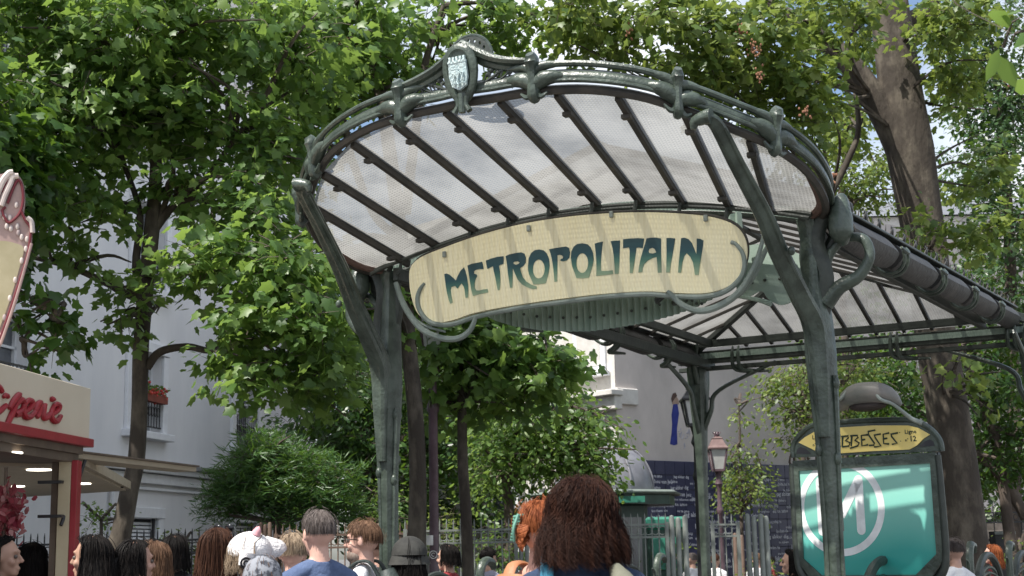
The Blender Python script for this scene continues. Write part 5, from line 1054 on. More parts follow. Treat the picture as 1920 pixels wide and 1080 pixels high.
# hooded lamp over the board
HOOD = mat('grey_green_lamp_hood', (.13, .135, .12), .45, 0, bump=.1, col2=(.22, .20, .18))
ca, cz2 = bxy(1643, 752); m = MB(); path = []
for k in range(13):
    t = -1 + 2 * k / 12; path.append(bw(ca + .235 * t, cz2 + .045 * (1 - t * t) - .055 * abs(t) ** 4, .10 + .05 * (1 - t * t)))
m.tube(path, [.015, .045, .066, .075, .080, .082, .082, .082, .080, .075, .066, .045, .015], 14, smooth=2, flat=1.1); m.build('lamp_hood', HOOD, board)
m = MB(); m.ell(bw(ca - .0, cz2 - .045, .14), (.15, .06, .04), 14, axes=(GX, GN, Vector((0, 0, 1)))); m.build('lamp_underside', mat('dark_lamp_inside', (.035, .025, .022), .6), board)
for sg, a_, b_ in ((1, (1664, 738), (1712, 785)), (-1, (1612, 737), (1560, 772))):
    m = MB(); A_ = bxy(*a_); B_ = bxy(*b_); m.tube([bw(*A_, .20), bw(A_[0] + sg * .05, A_[1] - .06, .22), bw((A_[0] + B_[0]) / 2 + sg * .02, (A_[1] + B_[1]) / 2, .15), bw(*B_, .03), bw(B_[0] + sg * .08, B_[1] - .04, .02)], [.010, .013, .012, .016, .02], 8, smooth=4); m.build('lamp_stem', GREYIRON, board)

# ================================================================== BALUSTRADE round the stairs
def balustrade(side, s0, arcs, shoots, label, r_, aw, L0, L1, zt_):
    root = empty('stair_balustrade', Wp(s0, -L0, 0), label, 'balustrade')
    m = MB(); m.bar(Wp(s0, -L0, .12), Wp(s0, -L1, .12), .16, .24); m.build('plinth', IRON_D, root, smooth=False, bevel=.01)
    for c_ in arcs:
        m = MB(); pts = [Wp(s0, -c_ - aw * math.cos(t) * (.72 if math.sin(t) < 0 else 1), zt_ - .42 + .42 * math.sin(t)) for t in np.linspace(-.9, math.pi + .9, 22)]
        m.tube([Wp(s0, -c_ - aw * .3, .25)] + pts + [Wp(s0, -c_ + aw * .3, .25)], r_, 8, smooth=2); m.build('cartouche', IRON_D, root)
        m = MB(); m.tube([Wp(s0, -c_ - aw * .55 * math.cos(t), zt_ - .20 + .09 * math.sin(t)) for t in np.linspace(.1, math.pi - .1, 10)], r_ * .5, 6, smooth=2)
        m.tube([Wp(s0, -c_ - aw * .8, zt_ - .22), Wp(s0, -c_, zt_ - .16), Wp(s0, -c_ + aw * .8, zt_ - .22)], r_ * .4, 6, smooth=3)
        m.tube([Wp(s0, -c_, zt_ - .16), Wp(s0, -c_, .25)], r_ * .5, 6); m.build('inner_scroll', IRON, root)
    for c_ in shoots:
        m = MB(); z = zt_ - .12
        m.tube([Wp(s0, -c_, .25), Wp(s0, -c_, z - .2), Wp(s0, -c_, z + .03), Wp(s0, -c_ - .02, z + .15), Wp(s0, -c_ - .10, z + .215), Wp(s0, -c_ - .20, z + .205), Wp(s0, -c_ - .24, z + .15)], [.03, .035, .034, .034, .034, .036, .022], 10, smooth=5, prof=ridged(3, .12))
        m.tube([Wp(s0, -c_ + .03, z - .1), Wp(s0, -c_ + .06, z + .05), Wp(s0, -c_ + .12, z + .09)], [.02, .016, .006], 7, smooth=3); m.build('sprouting_stem', IRON, root)
balustrade(1, 1.72, [1.15, 3.05, 5.0, 6.9], [2.12, 4.15, 6.1], 'dark cast iron stair balustrade with loops at the lower right below the map board', .035, .62, .3, 7.6, 1.40)
balustrade(-1, -1.72, [.73, 2.6, 4.5], [1.42, 3.4, 5.2], 'cast iron stair balustrade running back from the left canopy column', .026, .42, .3, 6.4, 1.345)

# ================================================================== CREPE KIOSK (left)
KD = Vector((.10, .995, 0)).normalized(); KN = Vector((KD.y, -KD.x, 0)); KP = at(168, 800, 10.0); KP.z = 0
def kk(a, d, z): return KP + KD * a + KN * d + Vector((0, 0, z))
def kxy(px, py): p = onplane(px, py, KP, KN) - KP; return (p.dot(KD), p.z)
CRM = mat('cream_painted_board', (.60, .52, .40), .55, 0, scale=1.5, col2=(.66, .58, .46)); REDK = mat('dark_red_paint', (.27, .012, .02), .4, 0, col2=(.34, .02, .03)); BRN = mat('dark_brown_wood', (.10, .07, .05), .6, 0, col2=(.15, .11, .08))  # BRN: dark brown wood of beam, inner post, flap edge and poles
kiosk = empty('crepe_kiosk', kk(-2, -1.5, 0), 'cream and dark red crepe kiosk with raised red script sign at the left edge', 'kiosk')
kr = math.atan2(KD.y, KD.x); zt5, zb5, zr5 = kxy(168, 728)[1], kxy(168, 825)[1], kxy(168, 838)[1]
m = MB(); m.box(kk(-2.0, -.06, (zt5 + zb5) / 2), (4.0, .12, zt5 - zb5), rz=kr); m.build('sign_board', CRM, kiosk, smooth=False, bevel=.004)
m = MB(); m.box(kk(-2.0, -1.6, (zt5 + zb5) / 2 - .02), (3.98, 2.9, zt5 - zb5 - .06), rz=kr); m.build('roof_box', CRM, kiosk, smooth=False)
m = MB(); m.box(kk(-2.0, -.02, (zr5 + zb5) / 2), (4.03, .10, zb5 - zr5 + .01), rz=kr); m.build('red_fascia', REDK, kiosk, smooth=False, bevel=.004)
m = MB(); m.box(kk(-2.05, -1.5, zr5 - .06), (4.0, 2.9, .10), rz=kr); m.box(kk(-2.05, -.08, zr5 - .03), (4.0, .12, .05), rz=kr); m.build('header_beam', BRN, kiosk, smooth=False)
# script letters
def script(name, pts, r_=.019, sm=5, d=.012):
    r_ = min(r_, .019)
    m = MB(); Q = cr_spline([kk(*((lambda q: (q[0], d, q[1]))(kxy(*p)))) for p in pts], sm); n_ = len(Q); m.tube(Q, [r_ * (.75 + .35 * abs(math.sin(i / n_ * 6.3))) for i in range(n_)], 8); return m.build(name, REDK, kiosk)
script('letter', [(-62, 752), (-70, 740), (-84, 745), (-92, 765), (-84, 782), (-66, 776), (-54, 764)])
script('letter', [(-54, 764), (-46, 748), (-42, 754), (-46, 766), (-50, 780), (-40, 770), (-30, 762)])
script('letter', [(-32, 770), (-14, 757), (-12, 744), (-22, 742), (-28, 760), (-20, 778), (-6, 772), (8, 760)]); script('circumflex', [(-26, 733), (-12, 722), (0, 734)]); script('letter', [(3, 745), (8, 740), (12, 745)], .014)
script('letter', [(14, 766), (22, 752), (33, 740), (26, 760), (16, 782), (8, 800)], .026); script('letter', [(24, 762), (36, 750), (41, 757), (36, 770), (24, 776), (34, 778)], .020)
script('letter', [(38, 776), (52, 766), (57, 755), (50, 751), (42, 764), (42, 779), (52, 782), (63, 772)])
script('letter', [(62, 774), (68, 758), (74, 756), (70, 770), (66, 783)], .022)
script('letter', [(82, 758), (78, 772), (78, 784), (84, 783), (90, 776)], .022); script('dot', [(93, 750), (96, 748), (97, 751)], .018)
script('letter', [(90, 780), (103, 771), (108, 762), (101, 758), (94, 770), (94, 785), (103, 790), (111, 780)])
# corner post, flaps, soffit with downlights
def kpost(x0_, x1_, dY, mt_, nm):
    p = at(x0_, 1000, 9.9 + dY); q = at(x1_, 1000, 9.9 + dY); m = MB(); m.box(((p.x + q.x) / 2, p.y, zr5 / 2 - .05), (q.x - p.x, .10, zr5 - .1)); m.build(nm, mt_, kiosk, smooth=False, bevel=.003)
CRM2 = mat('cream_post_paint', (.50, .42, .27), .5, 0, col2=(.56, .48, .32))
kpost(110, 133, 0, CRM2, 'corner_post'); kpost(133.5, 145, .0, REDK, 'corner_trim'); kpost(97, 109.5, .05, BRN, 'inner_post')
m = MB(); p = at(95, 904, 9.8); m.box((p.x, p.y, p.z), (.16, .05, .02)); p = at(95, 968, 9.8); m.box((p.x, p.y, p.z), (.16, .05, .02)); m.build('shelf_bracket', BLK, kiosk, smooth=False)
m = MB(); m.tube([at(160, 862, 10.0), at(146, 905, 10.0), at(114, 985, 9.82)], .012, 6); m.build('gas_strut', BLK, kiosk)
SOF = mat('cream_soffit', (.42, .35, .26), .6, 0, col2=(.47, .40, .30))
a0k, b0k = at(130, 848, 10.0), at(370, 880, 11.9); z_ = a0k.z
m = MB(); Pq = [at(130, 852, 9.9), at(368, 880, 11.9)]; off = Vector((-.35, .05, -.0)); q3 = Pq[1] + off * .5; q4 = Pq[0] + off
m.prism([Pq[0], Pq[1], q3, q4], (0, 0, .018)); fl = m.build('raised_flap', SOF, kiosk, smooth=False)
m = MB(); m.bar(Pq[0] + Vector((0, 0, .024)), Pq[1] + Vector((0, 0, .024)), .06, .012); m.build('flap_edge', BRN, kiosk, smooth=False)
zs_ = at(70, 870, 10).z
sf = [onplane(x, y, (0, 0, zs_ + o_), Vector((0, 0, 1))) for x, y, o_ in ((148, 872, 0), (236, 916, 0), (-60, 935, 0), (-200, 862, 0))]
m = MB(); m.prism(sf, (0, 0, .02)); m.build('soffit', SOF, kiosk, smooth=False)
m = MB(); m.bar(sf[0] + Vector((.02, 0, .03)), sf[1] + Vector((.02, 0, .03)), .05, .07); m.build('flap_edge', SOF, kiosk, smooth=False)
m = MB(); m.bar(at(190, 913, 13.2), at(232, 913, 13.2), .02, .02); m.build('flap_catch', BLK, kiosk, smooth=False)
LMP = emit('downlight_glow', (1, .93, .78), 3.0)
for px, py in ((73, 881), (27, 912), (151, 907), (16, 849)):
    p = onplane(px, py, (0, 0, zs_ - .024), Vector((0, 0, 1))) if py > 860 else at(px, py, 9.0); m = MB(); m.lathe([(.085, -.004), (.085, .004)], p, 16); m.build('downlight', LMP, kiosk, smooth=False)
for a_, d_ in ((-3.9, -.1), (-3.9, -2.9), (-.1, -2.9)): m = MB(); m.box(kk(a_, d_, zr5 / 2), (.12, .12, zr5), rz=kr); m.build('corner_post', CRM2, kiosk, smooth=False)
m = MB(); m.box(kk(-2.1, -.15, .5), (3.8, .35, 1.0), rz=kr); m.build('counter', REDK, kiosk, smooth=False, bevel=.01)
# pink bunch on the counter
rg = np.random.default_rng(77); N_ = 420; cP = np.array(at(8, 965, 9.4)); ps = cP + rg.normal(size=(N_, 3)) * [.06, .06, .085]; ps[:, 2] += .0
PNK = leafmat('pink_petals', (.30, .03, .06), (.45, .12, .14), (.60, .35, .33), trans=(.5, .15, .15), rough=.7)
bq = empty('artificial_flower_bunch', cP, 'bunch of pink and red artificial flowers hanging at the left edge of the kiosk', 'flower bunch')
o_ = link('petals', leaves_mesh('petals', ps, rg.normal(size=(N_, 3)), rg.normal(size=(N_, 3)), np.full(N_, .07), rg.uniform(0, 1, N_), 'oval', PNK), bq); tag(o_, kind='stuff')
m = MB(); m.tube([cP + np.array([0, 0, .3]), cP, cP - np.array([0, 0, .8])], .012, 6); m.build('stem', BRN, bq)
# ornamental giant cone cut-out on the roof
cone = empty('giant_crepe_cone_sign', at(-10, 700, 9.6), 'big cream and red crepe cone cut-out standing on the kiosk roof at the left edge', 'sign')
CNP = Vector(at(30, 600, 9.6)); 
def cp(px, py, d=0): p = onplane(px, py, CNP, KN * .35 + Vector((0, -1, 0)) * .9); return p + (KN * .35 + Vector((0, -1, 0)) * .9).normalized() * d
kn2 = (KN * .35 + Vector((0, -1, 0)) * .9).normalized(); kx2 = Vector((-kn2.y, kn2.x, 0)); 
if kx2.x < 0: kx2 = -kx2
def cxy(px, py): p = cp(px, py) - CNP; return (p.dot(kx2), p.z)
oc = [(-70, 420), (-60, 350), (-30, 330), (0, 330), (18, 325), (34, 332), (44, 350), (47, 380), (45, 405), (52, 412), (58, 425), (60, 450), (56, 480), (44, 520), (30, 570), (14, 615), (2, 645), (-12, 690), (-30, 700), (-45, 650), (-60, 560), (-72, 480)]
CONE = mat('waffle_cream', (.33, .29, .17), .6, 0, scale=4, col2=(.42, .37, .24)); WHT = mat('cream_white_gloss', (.52, .45, .42), .5); DOT = mat('grey_pink_nuts', (.30, .24, .24), .6)
PKC = mat('pale_pink_cream', (.36, .25, .23), .55); REDC = mat('maroon_moulding', (.13, .012, .02), .5)
fill2d('cone_body', [smooth_loop([cxy(*p) for p in oc], 4)], (CNP, kx2, Vector((0, 0, 1)), kn2), .05, PKC, cone)
ic = [(-55, 470), (-30, 465), (0, 455), (30, 460), (44, 470), (36, 505), (20, 560), (2, 610), (-18, 660), (-32, 640), (-48, 560)]
fill2d('cone_face', [smooth_loop([cxy(*p) for p in ic], 3)], (CNP + kn2 * .056, kx2, Vector((0, 0, 1)), kn2), .004, CONE, cone)
for pts, r_, mt_ in (([(2, 390), (8, 372), (18, 350), (24, 336), (34, 334)], .020, WHT), ([(-20, 400), (-8, 372), (4, 345), (16, 330), (24, 328)], .024, WHT), ([(14, 385), (24, 358), (33, 342), (40, 350), (43, 375), (38, 400), (26, 415), (14, 420), (4, 400), (10, 392)], .009, REDC), ([(5, 365), (14, 343), (28, 330)], .007, REDC),
    ([(40, 400), (46, 415), (56, 430), (56, 450), (50, 485), (36, 530), (20, 580), (4, 625), (-6, 650)], .009, REDC), ([(50, 412), (58, 420), (60, 440)], .018, WHT), ([(58, 460), (46, 505), (30, 560), (12, 615), (0, 648)], .012, PKC)):
    m = MB(); m.tube([cp(x, y, .062) for x, y in pts], r_, 8, smooth=5); m.build('moulding', mt_, cone)
for x, y in ((8, 410), (18, 412), (20, 432), (32, 428), (40, 448), (50, 452), (12, 428), (30, 388), (40, 492), (28, 528), (18, 562), (8, 598), (2, 632), (0, 405), (-10, 420), (34, 440), (48, 470)):
    m = MB(); m.ell(cp(x, y, .060), (.013, .006, .022), 8, axes=(kx2, kn2, Vector((0, 0, 1)))); m.build('nut', WHT if (x + y) % 3 else DOT, cone)
m = MB(); m.tube([CNP - Vector((.3, -.1, 1.2)), CNP - Vector((.22, -.08, .2))], .04, 8); m.build('support_pole', BRN, cone)

# ================================================================== GREEN DOMED KIOSK
GRK = mat('dark_green_kiosk_paint', (.016, .05, .036), .4, 0, col2=(.03, .075, .055)); TEA = mat('bright_green_paint', (.02, .14, .10), .5, 0, col2=(.04, .22, .15)); ZNC = mat('grey_dome_zinc', (.20, .20, .225), .42, .2, bump=.1, bscale=10, col2=(.27, .27, .30))
KC = at(1150, 930, 24.0); kx, ky = KC.x - .1, 24.9
nk = empty('domed_kiosk', (kx, ky, 0), 'dark green kiosk with grey zinc dome and flat canopy before the tiled wall', 'kiosk')
zr = at(1200, 922, 24).z; rd = .83
m = MB(); m.lathe([(rd * 1.02, zr + .04), (rd * 1.03, zr + .12), (rd * .98, zr + .35), (rd * .80, zr + .62), (rd * .52, zr + .80), (rd * .2, zr + .86), (.08, zr + .88), (.06, zr + 1.0), (.01, zr + 1.05)], (kx, ky, 0), 32); m.build('dome', ZNC, nk)
for q in range(8):
    a = q * math.pi / 4 + .5; m = MB(); m.tube([(kx + r_ * rd * math.cos(a), ky + r_ * rd * math.sin(a), zr + z) for r_, z in ((1.035, .12), (.99, .35), (.81, .62), (.53, .80), (.2, .87))], .018, 6, smooth=3); m.build('dome_seam', ZNC, nk)
m = MB(); m.lathe([(1.35, zr - .04), (1.38, zr + .0), (1.30, zr + .035), (.8, zr + .05)], (kx, ky, 0), 8, ph=.2); m.build('flat_canopy', mat('green_grey_canopy', (.16, .19, .17), .5), nk, smooth=False, bevel=.01)
m = MB(); m.lathe([(1.25, zr - .20), (1.25, zr - .045)], (kx, ky, 0), 8, ph=.2); m.build('canopy_valance', GRK, nk, smooth=False)
m = MB(); m.lathe([(.80, 0), (.80, .25), (.76, .27), (.76, zr - .21)], (kx, ky, 0), 8, ph=.2); m.build('kiosk_wall', GRK, nk, smooth=False)
for q in range(8):
    a = .2 + q * math.pi / 4 + math.pi / 8; cxk, cyk = kx + .715 * math.cos(a), ky + .715 * math.sin(a); m = MB(); m.box((cxk, cyk, 1.55), (.03, .42, 1.0), rz=a); m.build('window', GLZ, nk, smooth=False)
p = at(1185, 936, 23.6); m = MB(); m.box((p.x, 23.63, p.z), (.42, .03, .10)); m.build('sign_strip', TEA, nk, smooth=False)
cab = empty('green_news_cabinet', at(1240, 1000, 23), 'bright green cabinet with rounded top and white lettering behind the grey railing', 'cabinet'); p0, p1 = at(1213, 972, 23), at(1280, 972, 23); zc5 = p0.z; wc = p1.x - p0.x; xc = (p0.x + p1.x) / 2
m = MB(); m.box((xc, 23.3, zc5 / 2 - .05), (wc, .6, zc5 - .1)); m.build('cabinet_body', GRK, cab, smooth=False, bevel=.03)
m = MB(); m.box((xc, 23.0, zc5 - .08), (wc + .06, .1, .20)); m.build('top_panel', TEA, cab, smooth=False, bevel=.04)
m = MB(); m.box((xc, 22.98, zc5 - .55), (wc * .8, .04, .5)); m.build('poster_panel', TEA, cab, smooth=False, bevel=.01)
bn = empty('dark_display_case', at(1887, 1030, 24), 'dark glossy display case with a grey top rail at the right edge', 'display case'); p0, p1 = at(1866, 996, 24.5), at(1905, 996, 24.5)
m = MB(); m.box(((p0.x + p1.x) / 2, 24.7, p0.z / 2), (p1.x - p0.x, .3, p0.z)); m.build('case', BLK, bn, smooth=False, bevel=.01); m = MB(); m.box(((p0.x + p1.x) / 2, 24.53, p0.z - .03), (p1.x - p0.x, .03, .05)); m.build('top_rail', GREYP, bn, smooth=False)
# dark stone wall behind the right railing
STN = mat('shaded_stone_wall', (.10, .085, .075), .9, 0, bump=.5, bscale=12, scale=5, col2=(.17, .145, .13)); STN2 = mat('shaded_stone_wall_b', (.08, .07, .06), .9, 0, bump=.5, bscale=12, scale=5, col2=(.14, .12, .11))
sw = empty('rubble_stone_wall', (9.5, 29, 0), 'low rubble stone wall in deep shade behind the right edge railing', 'wall'); m = MB(); m.box((13, 29.3, .95), (9, .4, 1.9)); m.build('core', STN2, sw, smooth=False)
rr = random.Random(8); z = .02
for j in range(8):
    x = 8.5; h = rr.uniform(.19, .26)
    while x < 12.5:
        wd_ = rr.uniform(.25, .55); m = MB(); m.box((x + wd_ / 2, 29.08 + rr.uniform(-.015, .015), z + h / 2), (wd_ - .02, .08, h - .02)); m.build('stone', rr.choice([STN, STN2]), sw, smooth=False, bevel=.012); x += wd_
    z += h
# ================================================================== PEOPLE
def remesh(mb, voxel, name, smooth=4, f=.5):
    me = mb.mesh(name, [], smooth=False); o = bpy.data.objects.new(name, me); COL.objects.link(o)
    r = o.modifiers.new('r', 'REMESH'); r.mode = 'VOXEL'; r.voxel_size = voxel
    s_ = o.modifiers.new('s', 'SMOOTH'); s_.factor = f; s_.iterations = smooth
    m2 = bpy.data.meshes.new_from_object(o.evaluated_get(bpy.context.evaluated_depsgraph_get())); bpy.data.objects.remove(o)
    m2.name = name; m2.polygons.foreach_set('use_smooth', [True] * len(m2.polygons)); return m2
def limb(m, pts, r_, **k): m.tube(pts, r_, 12, smooth=3, **k); m.ell(pts[0], (r_[0],) * 3); m.ell(pts[-1], (r_[-1],) * 3)
ARM = {-1: [(-.165, -.01, 1.35), (-.208, -.02, 1.10), (-.222, .06, .88)], 1: [(.165, -.01, 1.35), (.208, -.02, 1.10), (.222, .06, .88)]}
def arm_pts(sd_, pose):
    if pose == 'raise' and sd_ == 1: return [(.165, -.01, 1.35), (.27, .10, 1.20), (.155, .10, 1.46)]
    return ARM[sd_]
def hand(m, w_, d):
    w_, d = Vector(w_), Vector(d).normalized(); sdv = d.cross(Vector((0, 0, 1))) if abs(d.z) < .8 else Vector((0, 1, 0)); sdv.normalize(); nn = d.cross(sdv)
    m.ell(w_ + d * .05, (.052, .040, .018), axes=(d, sdv, nn))
    for k, (o, ln) in enumerate(((-.03, .062), (-.01, .074), (.011, .070), (.031, .055))):
        a = w_ + d * .08 + sdv * o; b = a + d * ln * .55 + nn * .006; c = b + d * ln * .40 + nn * .022; m.tube([a, b, c], [.0095, .009, .0075], 8, smooth=2); m.ell(c, (.0075,) * 3, 8, k=5)
    a = w_ + d * .025 - sdv * .03; m.tube([a, a - sdv * .028 + d * .025, a - sdv * .034 + d * .055 + nn * .01], [.014, .012, .009], 8, smooth=2)
def body_mesh(pose, fem, name='body'):
    m = MB(); f = .93 if fem else 1.0
    m.ell((0, -.008, 1.618), (.076, .096, .098), 20, k=14); m.ell((0, .022, 1.562), (.060 * f, .070, .085), 16, k=12); m.ell((0, .062, 1.502), (.034 * f, .034, .026), 12)
    m.ell((0, .040, 1.525), (.050 * f, .045, .040), 12); m.ell((0, .080, 1.628), (.050, .020, .013), 12)
    for s_ in (-1, 1): m.ell((s_ * .040, .066, 1.565), (.022, .022, .024), 10); m.ell((s_ * .078, -.008, 1.588), (.010, .022, .032), 10)
    m.tube([(0, .090, 1.615), (0, .108, 1.585), (0, .116, 1.567)], [.008, .011, .014], 10, smooth=2); m.ell((0, .112, 1.566), (.015, .013, .010), 10)
    m.ell((0, .094, 1.533), (.023, .012, .006), 10); m.ell((0, .092, 1.523), (.020, .012, .007), 10)
    m.tube([(0, -.022, 1.36), (0, -.018, 1.46), (0, -.005, 1.55)], [.068 * f, .052 * f, .050 * f], 14, smooth=3)
    m.tube([(0, 0, .90), (0, 0, .98), (0, 0, 1.12), (0, -.005, 1.28), (0, -.01, 1.35), (0, -.015, 1.41)], [.15, .16, .125 * f, .155 * f, .145 * f, .06], 20, smooth=4, flat=.62, ref=(1, 0, 0))
    for s_ in (-1, 1):
        m.tube([(s_ * .02, -.02, 1.45), (s_ * .09, -.015, 1.405), (s_ * .165 * f, -.01, 1.35)], [.035, .042, .048], 12, smooth=3)
        A_ = [Vector(p) * 1 for p in arm_pts(s_, pose)]; limb(m, A_, [.050 * f, .038 * f, .026 * f]); hand(m, A_[-1], (A_[-1] - A_[-2]) if pose != 'raise' or s_ < 0 else Vector((-.5, -.1, .8)))
        limb(m, [(s_ * .085, 0, .92), (s_ * .095, .01, .50), (s_ * .10, -.015, .09)], [.088, .056, .036])
        m.tube([(s_ * .10, -.05, .045), (s_ * .105, .06, .04), (s_ * .11, .15, .028)], [.038, .036, .026], 10, smooth=2)
    return remesh(m, .0085, name, 3)
def shirt_mesh(pose, fem, sl=.75, tank=False):
    m = MB(); f = .93 if fem else 1.0; e = .016
    m.tube([(0, 0, .88), (0, 0, .98), (0, 0, 1.12), (0, -.005, 1.27), (0, -.01, 1.34), (0, -.012, 1.38 if tank else 1.40)], [.172, .172, .155 * f, .168 * f, .155 * f, .09], 20, smooth=4, flat=.66, ref=(1, 0, 0))
    if not tank:
        m.tube([(0, -.018, 1.36), (0, -.018, 1.452)], [.085, .064], 16)
        for s_ in (-1, 1):
            m.tube([(s_ * .02, -.02, 1.435), (s_ * .09, -.015, 1.402), (s_ * .168 * f, -.01, 1.35)], [.046, .053, .060], 12, smooth=3)
            A_ = [Vector(p) for p in arm_pts(s_, pose)]; q = A_[0].lerp(A_[1], sl); m.tube([A_[0], q], [.064 * f, .060 * f], 14); m.ell(A_[0], (.064,) * 3)
    return remesh(m, .011, 'shirt', 4)
def trouser_mesh():
    m = MB(); m.tube([(0, 0, .86), (0, 0, .96), (0, 0, 1.02)], [.165, .168, .155], 18, flat=.66, ref=(1, 0, 0))
    for s_ in (-1, 1): m.tube([(s_ * .085, 0, .92), (s_ * .095, .01, .50), (s_ * .10, -.01, .08)], [.098, .075, .062], 14, smooth=3)
    return remesh(m, .014, 'trousers', 3)
def shoe_mesh():
    m = MB(); m.tube([(0, -.06, .05), (0, .06, .05), (0, .165, .035)], [.044, .044, .032], 12, smooth=3); m.box((0, .05, .012), (.08, .25, .024)); return remesh(m, .010, 'shoe', 2)
BM = {(p, fm): body_mesh(p, fm) for p, fm in (('down', False), ('down', True), ('raise', True))}
SM = {}
TRM = trouser_mesh(); SHM = shoe_mesh(); eyeM = MB(); eyeM.ell((0, 0, 0), (.0125,) * 3, 10)
def skinmat(nm, c): 
    m = mat(nm, tuple(x * .93 for x in c), .55, 0, scale=14, col2=tuple(min(1, x * 1.08) for x in c)); b = m.node_tree.nodes['Principled BSDF']; b.inputs['Subsurface Weight'].default_value = .0; return m
SK1, SK2, SK3 = skinmat('light_skin', (.50, .30, .23)), skinmat('warm_skin', (.42, .25, .18)), skinmat('fair_pink_skin', (.58, .35, .28))
EYEW = mat('eye_dark', (.10, .08, .07), .2)
def hairmat(nm, c, c2, rough=.42):
    m = mat(nm, c, .62, 0, scale=22, col2=c2, stretch=(3, 3, .35), spec=.16); return m
H_BLK = hairmat('black_hair', (.005, .0045, .0045), (.014, .011, .010)); H_BRN = hairmat('brown_hair', (.035, .016, .011), (.085, .038, .022)); H_RED = hairmat('copper_red_hair', (.17, .045, .018), (.34, .11, .04)); H_LBR = hairmat('light_brown_hair', (.09, .05, .032), (.18, .105, .065)); H_GRY = hairmat('grey_brown_hair', (.07, .055, .05), (.17, .145, .135)); H_BLD = hairmat('ash_blond_hair', (.22, .16, .11), (.36, .28, .20)); H_DRB = hairmat('dark_auburn_hair', (.014, .006, .005), (.050, .019, .011))
def hair_meshes(rg, length, vol, wave, n, r_, part='long', bang=40, asym=0, spread=.0):
    """strands that start on the scalp, follow the head and fall; returns strand mesh and under layer"""
    C_ = np.array([0, -.008, 1.612]); Rr = np.array([.080, .100, .102])
    def path(a0, th0, L, jr, k=16, wave=wave):
        pts = []; s = 0; th = th0; a = a0; pos = None; ds = L / (k - 1); cl = round(a0 * 9); ph_ = (cl * 2.4) % 6.28 + rg.normal() * .35; wf = .8 + .25 * ((cl * .37) % 1)
        for i in range(k):
            front = abs(a0) < 1.2
            ae = a0 + np.sign(a0 if a0 != 0 else 1) * max(0, 1.45 - abs(a0)) * np.clip((th - .5) / .55, 0, 1) if part != 'short' else a0
            lim = 1.75 if abs(ae) > 1.0 else 1.3
            if th < lim or pos is None:
                vv = 1 + vol * (np.clip(th / 1.3, .25, 1)) + jr
                d = np.array([math.sin(th) * math.sin(ae), math.sin(th) * math.cos(ae), math.cos(th)])
                pos = C_ + d * Rr * vv; th += ds / .098
            else:
                out_ = np.array([math.sin(ae), math.cos(ae), 0]); t = (C_[2] - pos[2])
                tap = .10 if t < .22 else -.05
                pos = pos + np.array([0, 0, -ds]) + out_ * ds * tap
            wv = wave * math.sin(i * wf + ph_) * min(1, i / 5); sp_ = spread * max(0, i - k * .45) / k
            sdv = np.array([math.cos(ae), -math.sin(ae), 0]); pts.append(pos + sdv * wv + np.array([math.sin(ae), math.cos(ae), 0]) * (sp_ + wave * .7 * math.cos(i * wf * .8 + ph_)))
        return pts
    m = MB()
    for i in range(n):
        a0 = rg.uniform(-math.pi, math.pi); u = rg.uniform(0, 1)
        lim = math.radians(bang) if abs(a0) < 1.0 else ((1.45 if abs(a0) < 1.9 else 1.8) if part == 'long' else (1.15 if abs(a0) < 1.7 else 1.5))
        th0 = u ** .7 * lim * (1 if part == 'long' else 1.0)
        if part == 'long': L = max(.05, length - th0 * .06) * rg.uniform(.82, 1.05); k = 15
        else: L = rg.uniform(.022, .042) * length / .04; k = 5
        if part == 'long' and abs(a0) < 1.0: L *= .98
        P = path(a0 + asym * .3, th0, L, rg.normal() * (.05 if part == 'long' else .02) + (abs(rg.normal()) * .12 if rg.uniform() < .06 else 0), k); m.tube([tuple(p) for p in P], [r_, r_ * 1.15, r_, r_ * .35], 3, caps=False)
    st = m.mesh('hair_strands', [], smooth=True, recalc=False, angle=180)
    m = MB(); nA = 30; rows = []; 
    for j in range(nA):
        a0 = -math.pi + 2 * math.pi * j / nA
        if part == 'long': rows.append(path(a0, .02, length * .93, -.05, 15, 0))
        else:
            lim = math.radians(bang) if abs(a0) < 1.0 else (1.40 if abs(a0) < 1.9 else 1.75)
            rows.append([C_ + np.array([math.sin(t) * math.sin(a0), math.sin(t) * math.cos(a0), math.cos(t)]) * Rr * (1 + vol * .6) for t in np.linspace(.02, lim, 12)])
    k = len(rows[0]); m.add([tuple(p) for r in rows for p in r], [(j * k + i, ((j + 1) % nA) * k + i, ((j + 1) % nA) * k + i + 1, j * k + i + 1) for j in range(nA) for i in range(k - 1) if not (part == 'long' and i > 3 and abs(-math.pi + 2 * math.pi * (j + .5) / nA) < 1.0)])
    return st, m.mesh('under_hair', [], smooth=True, recalc=False, angle=180)
def setm(me, m_): 
    me = me.copy(); me.materials.clear(); me.materials.append(m_); return me
CNT = [0]
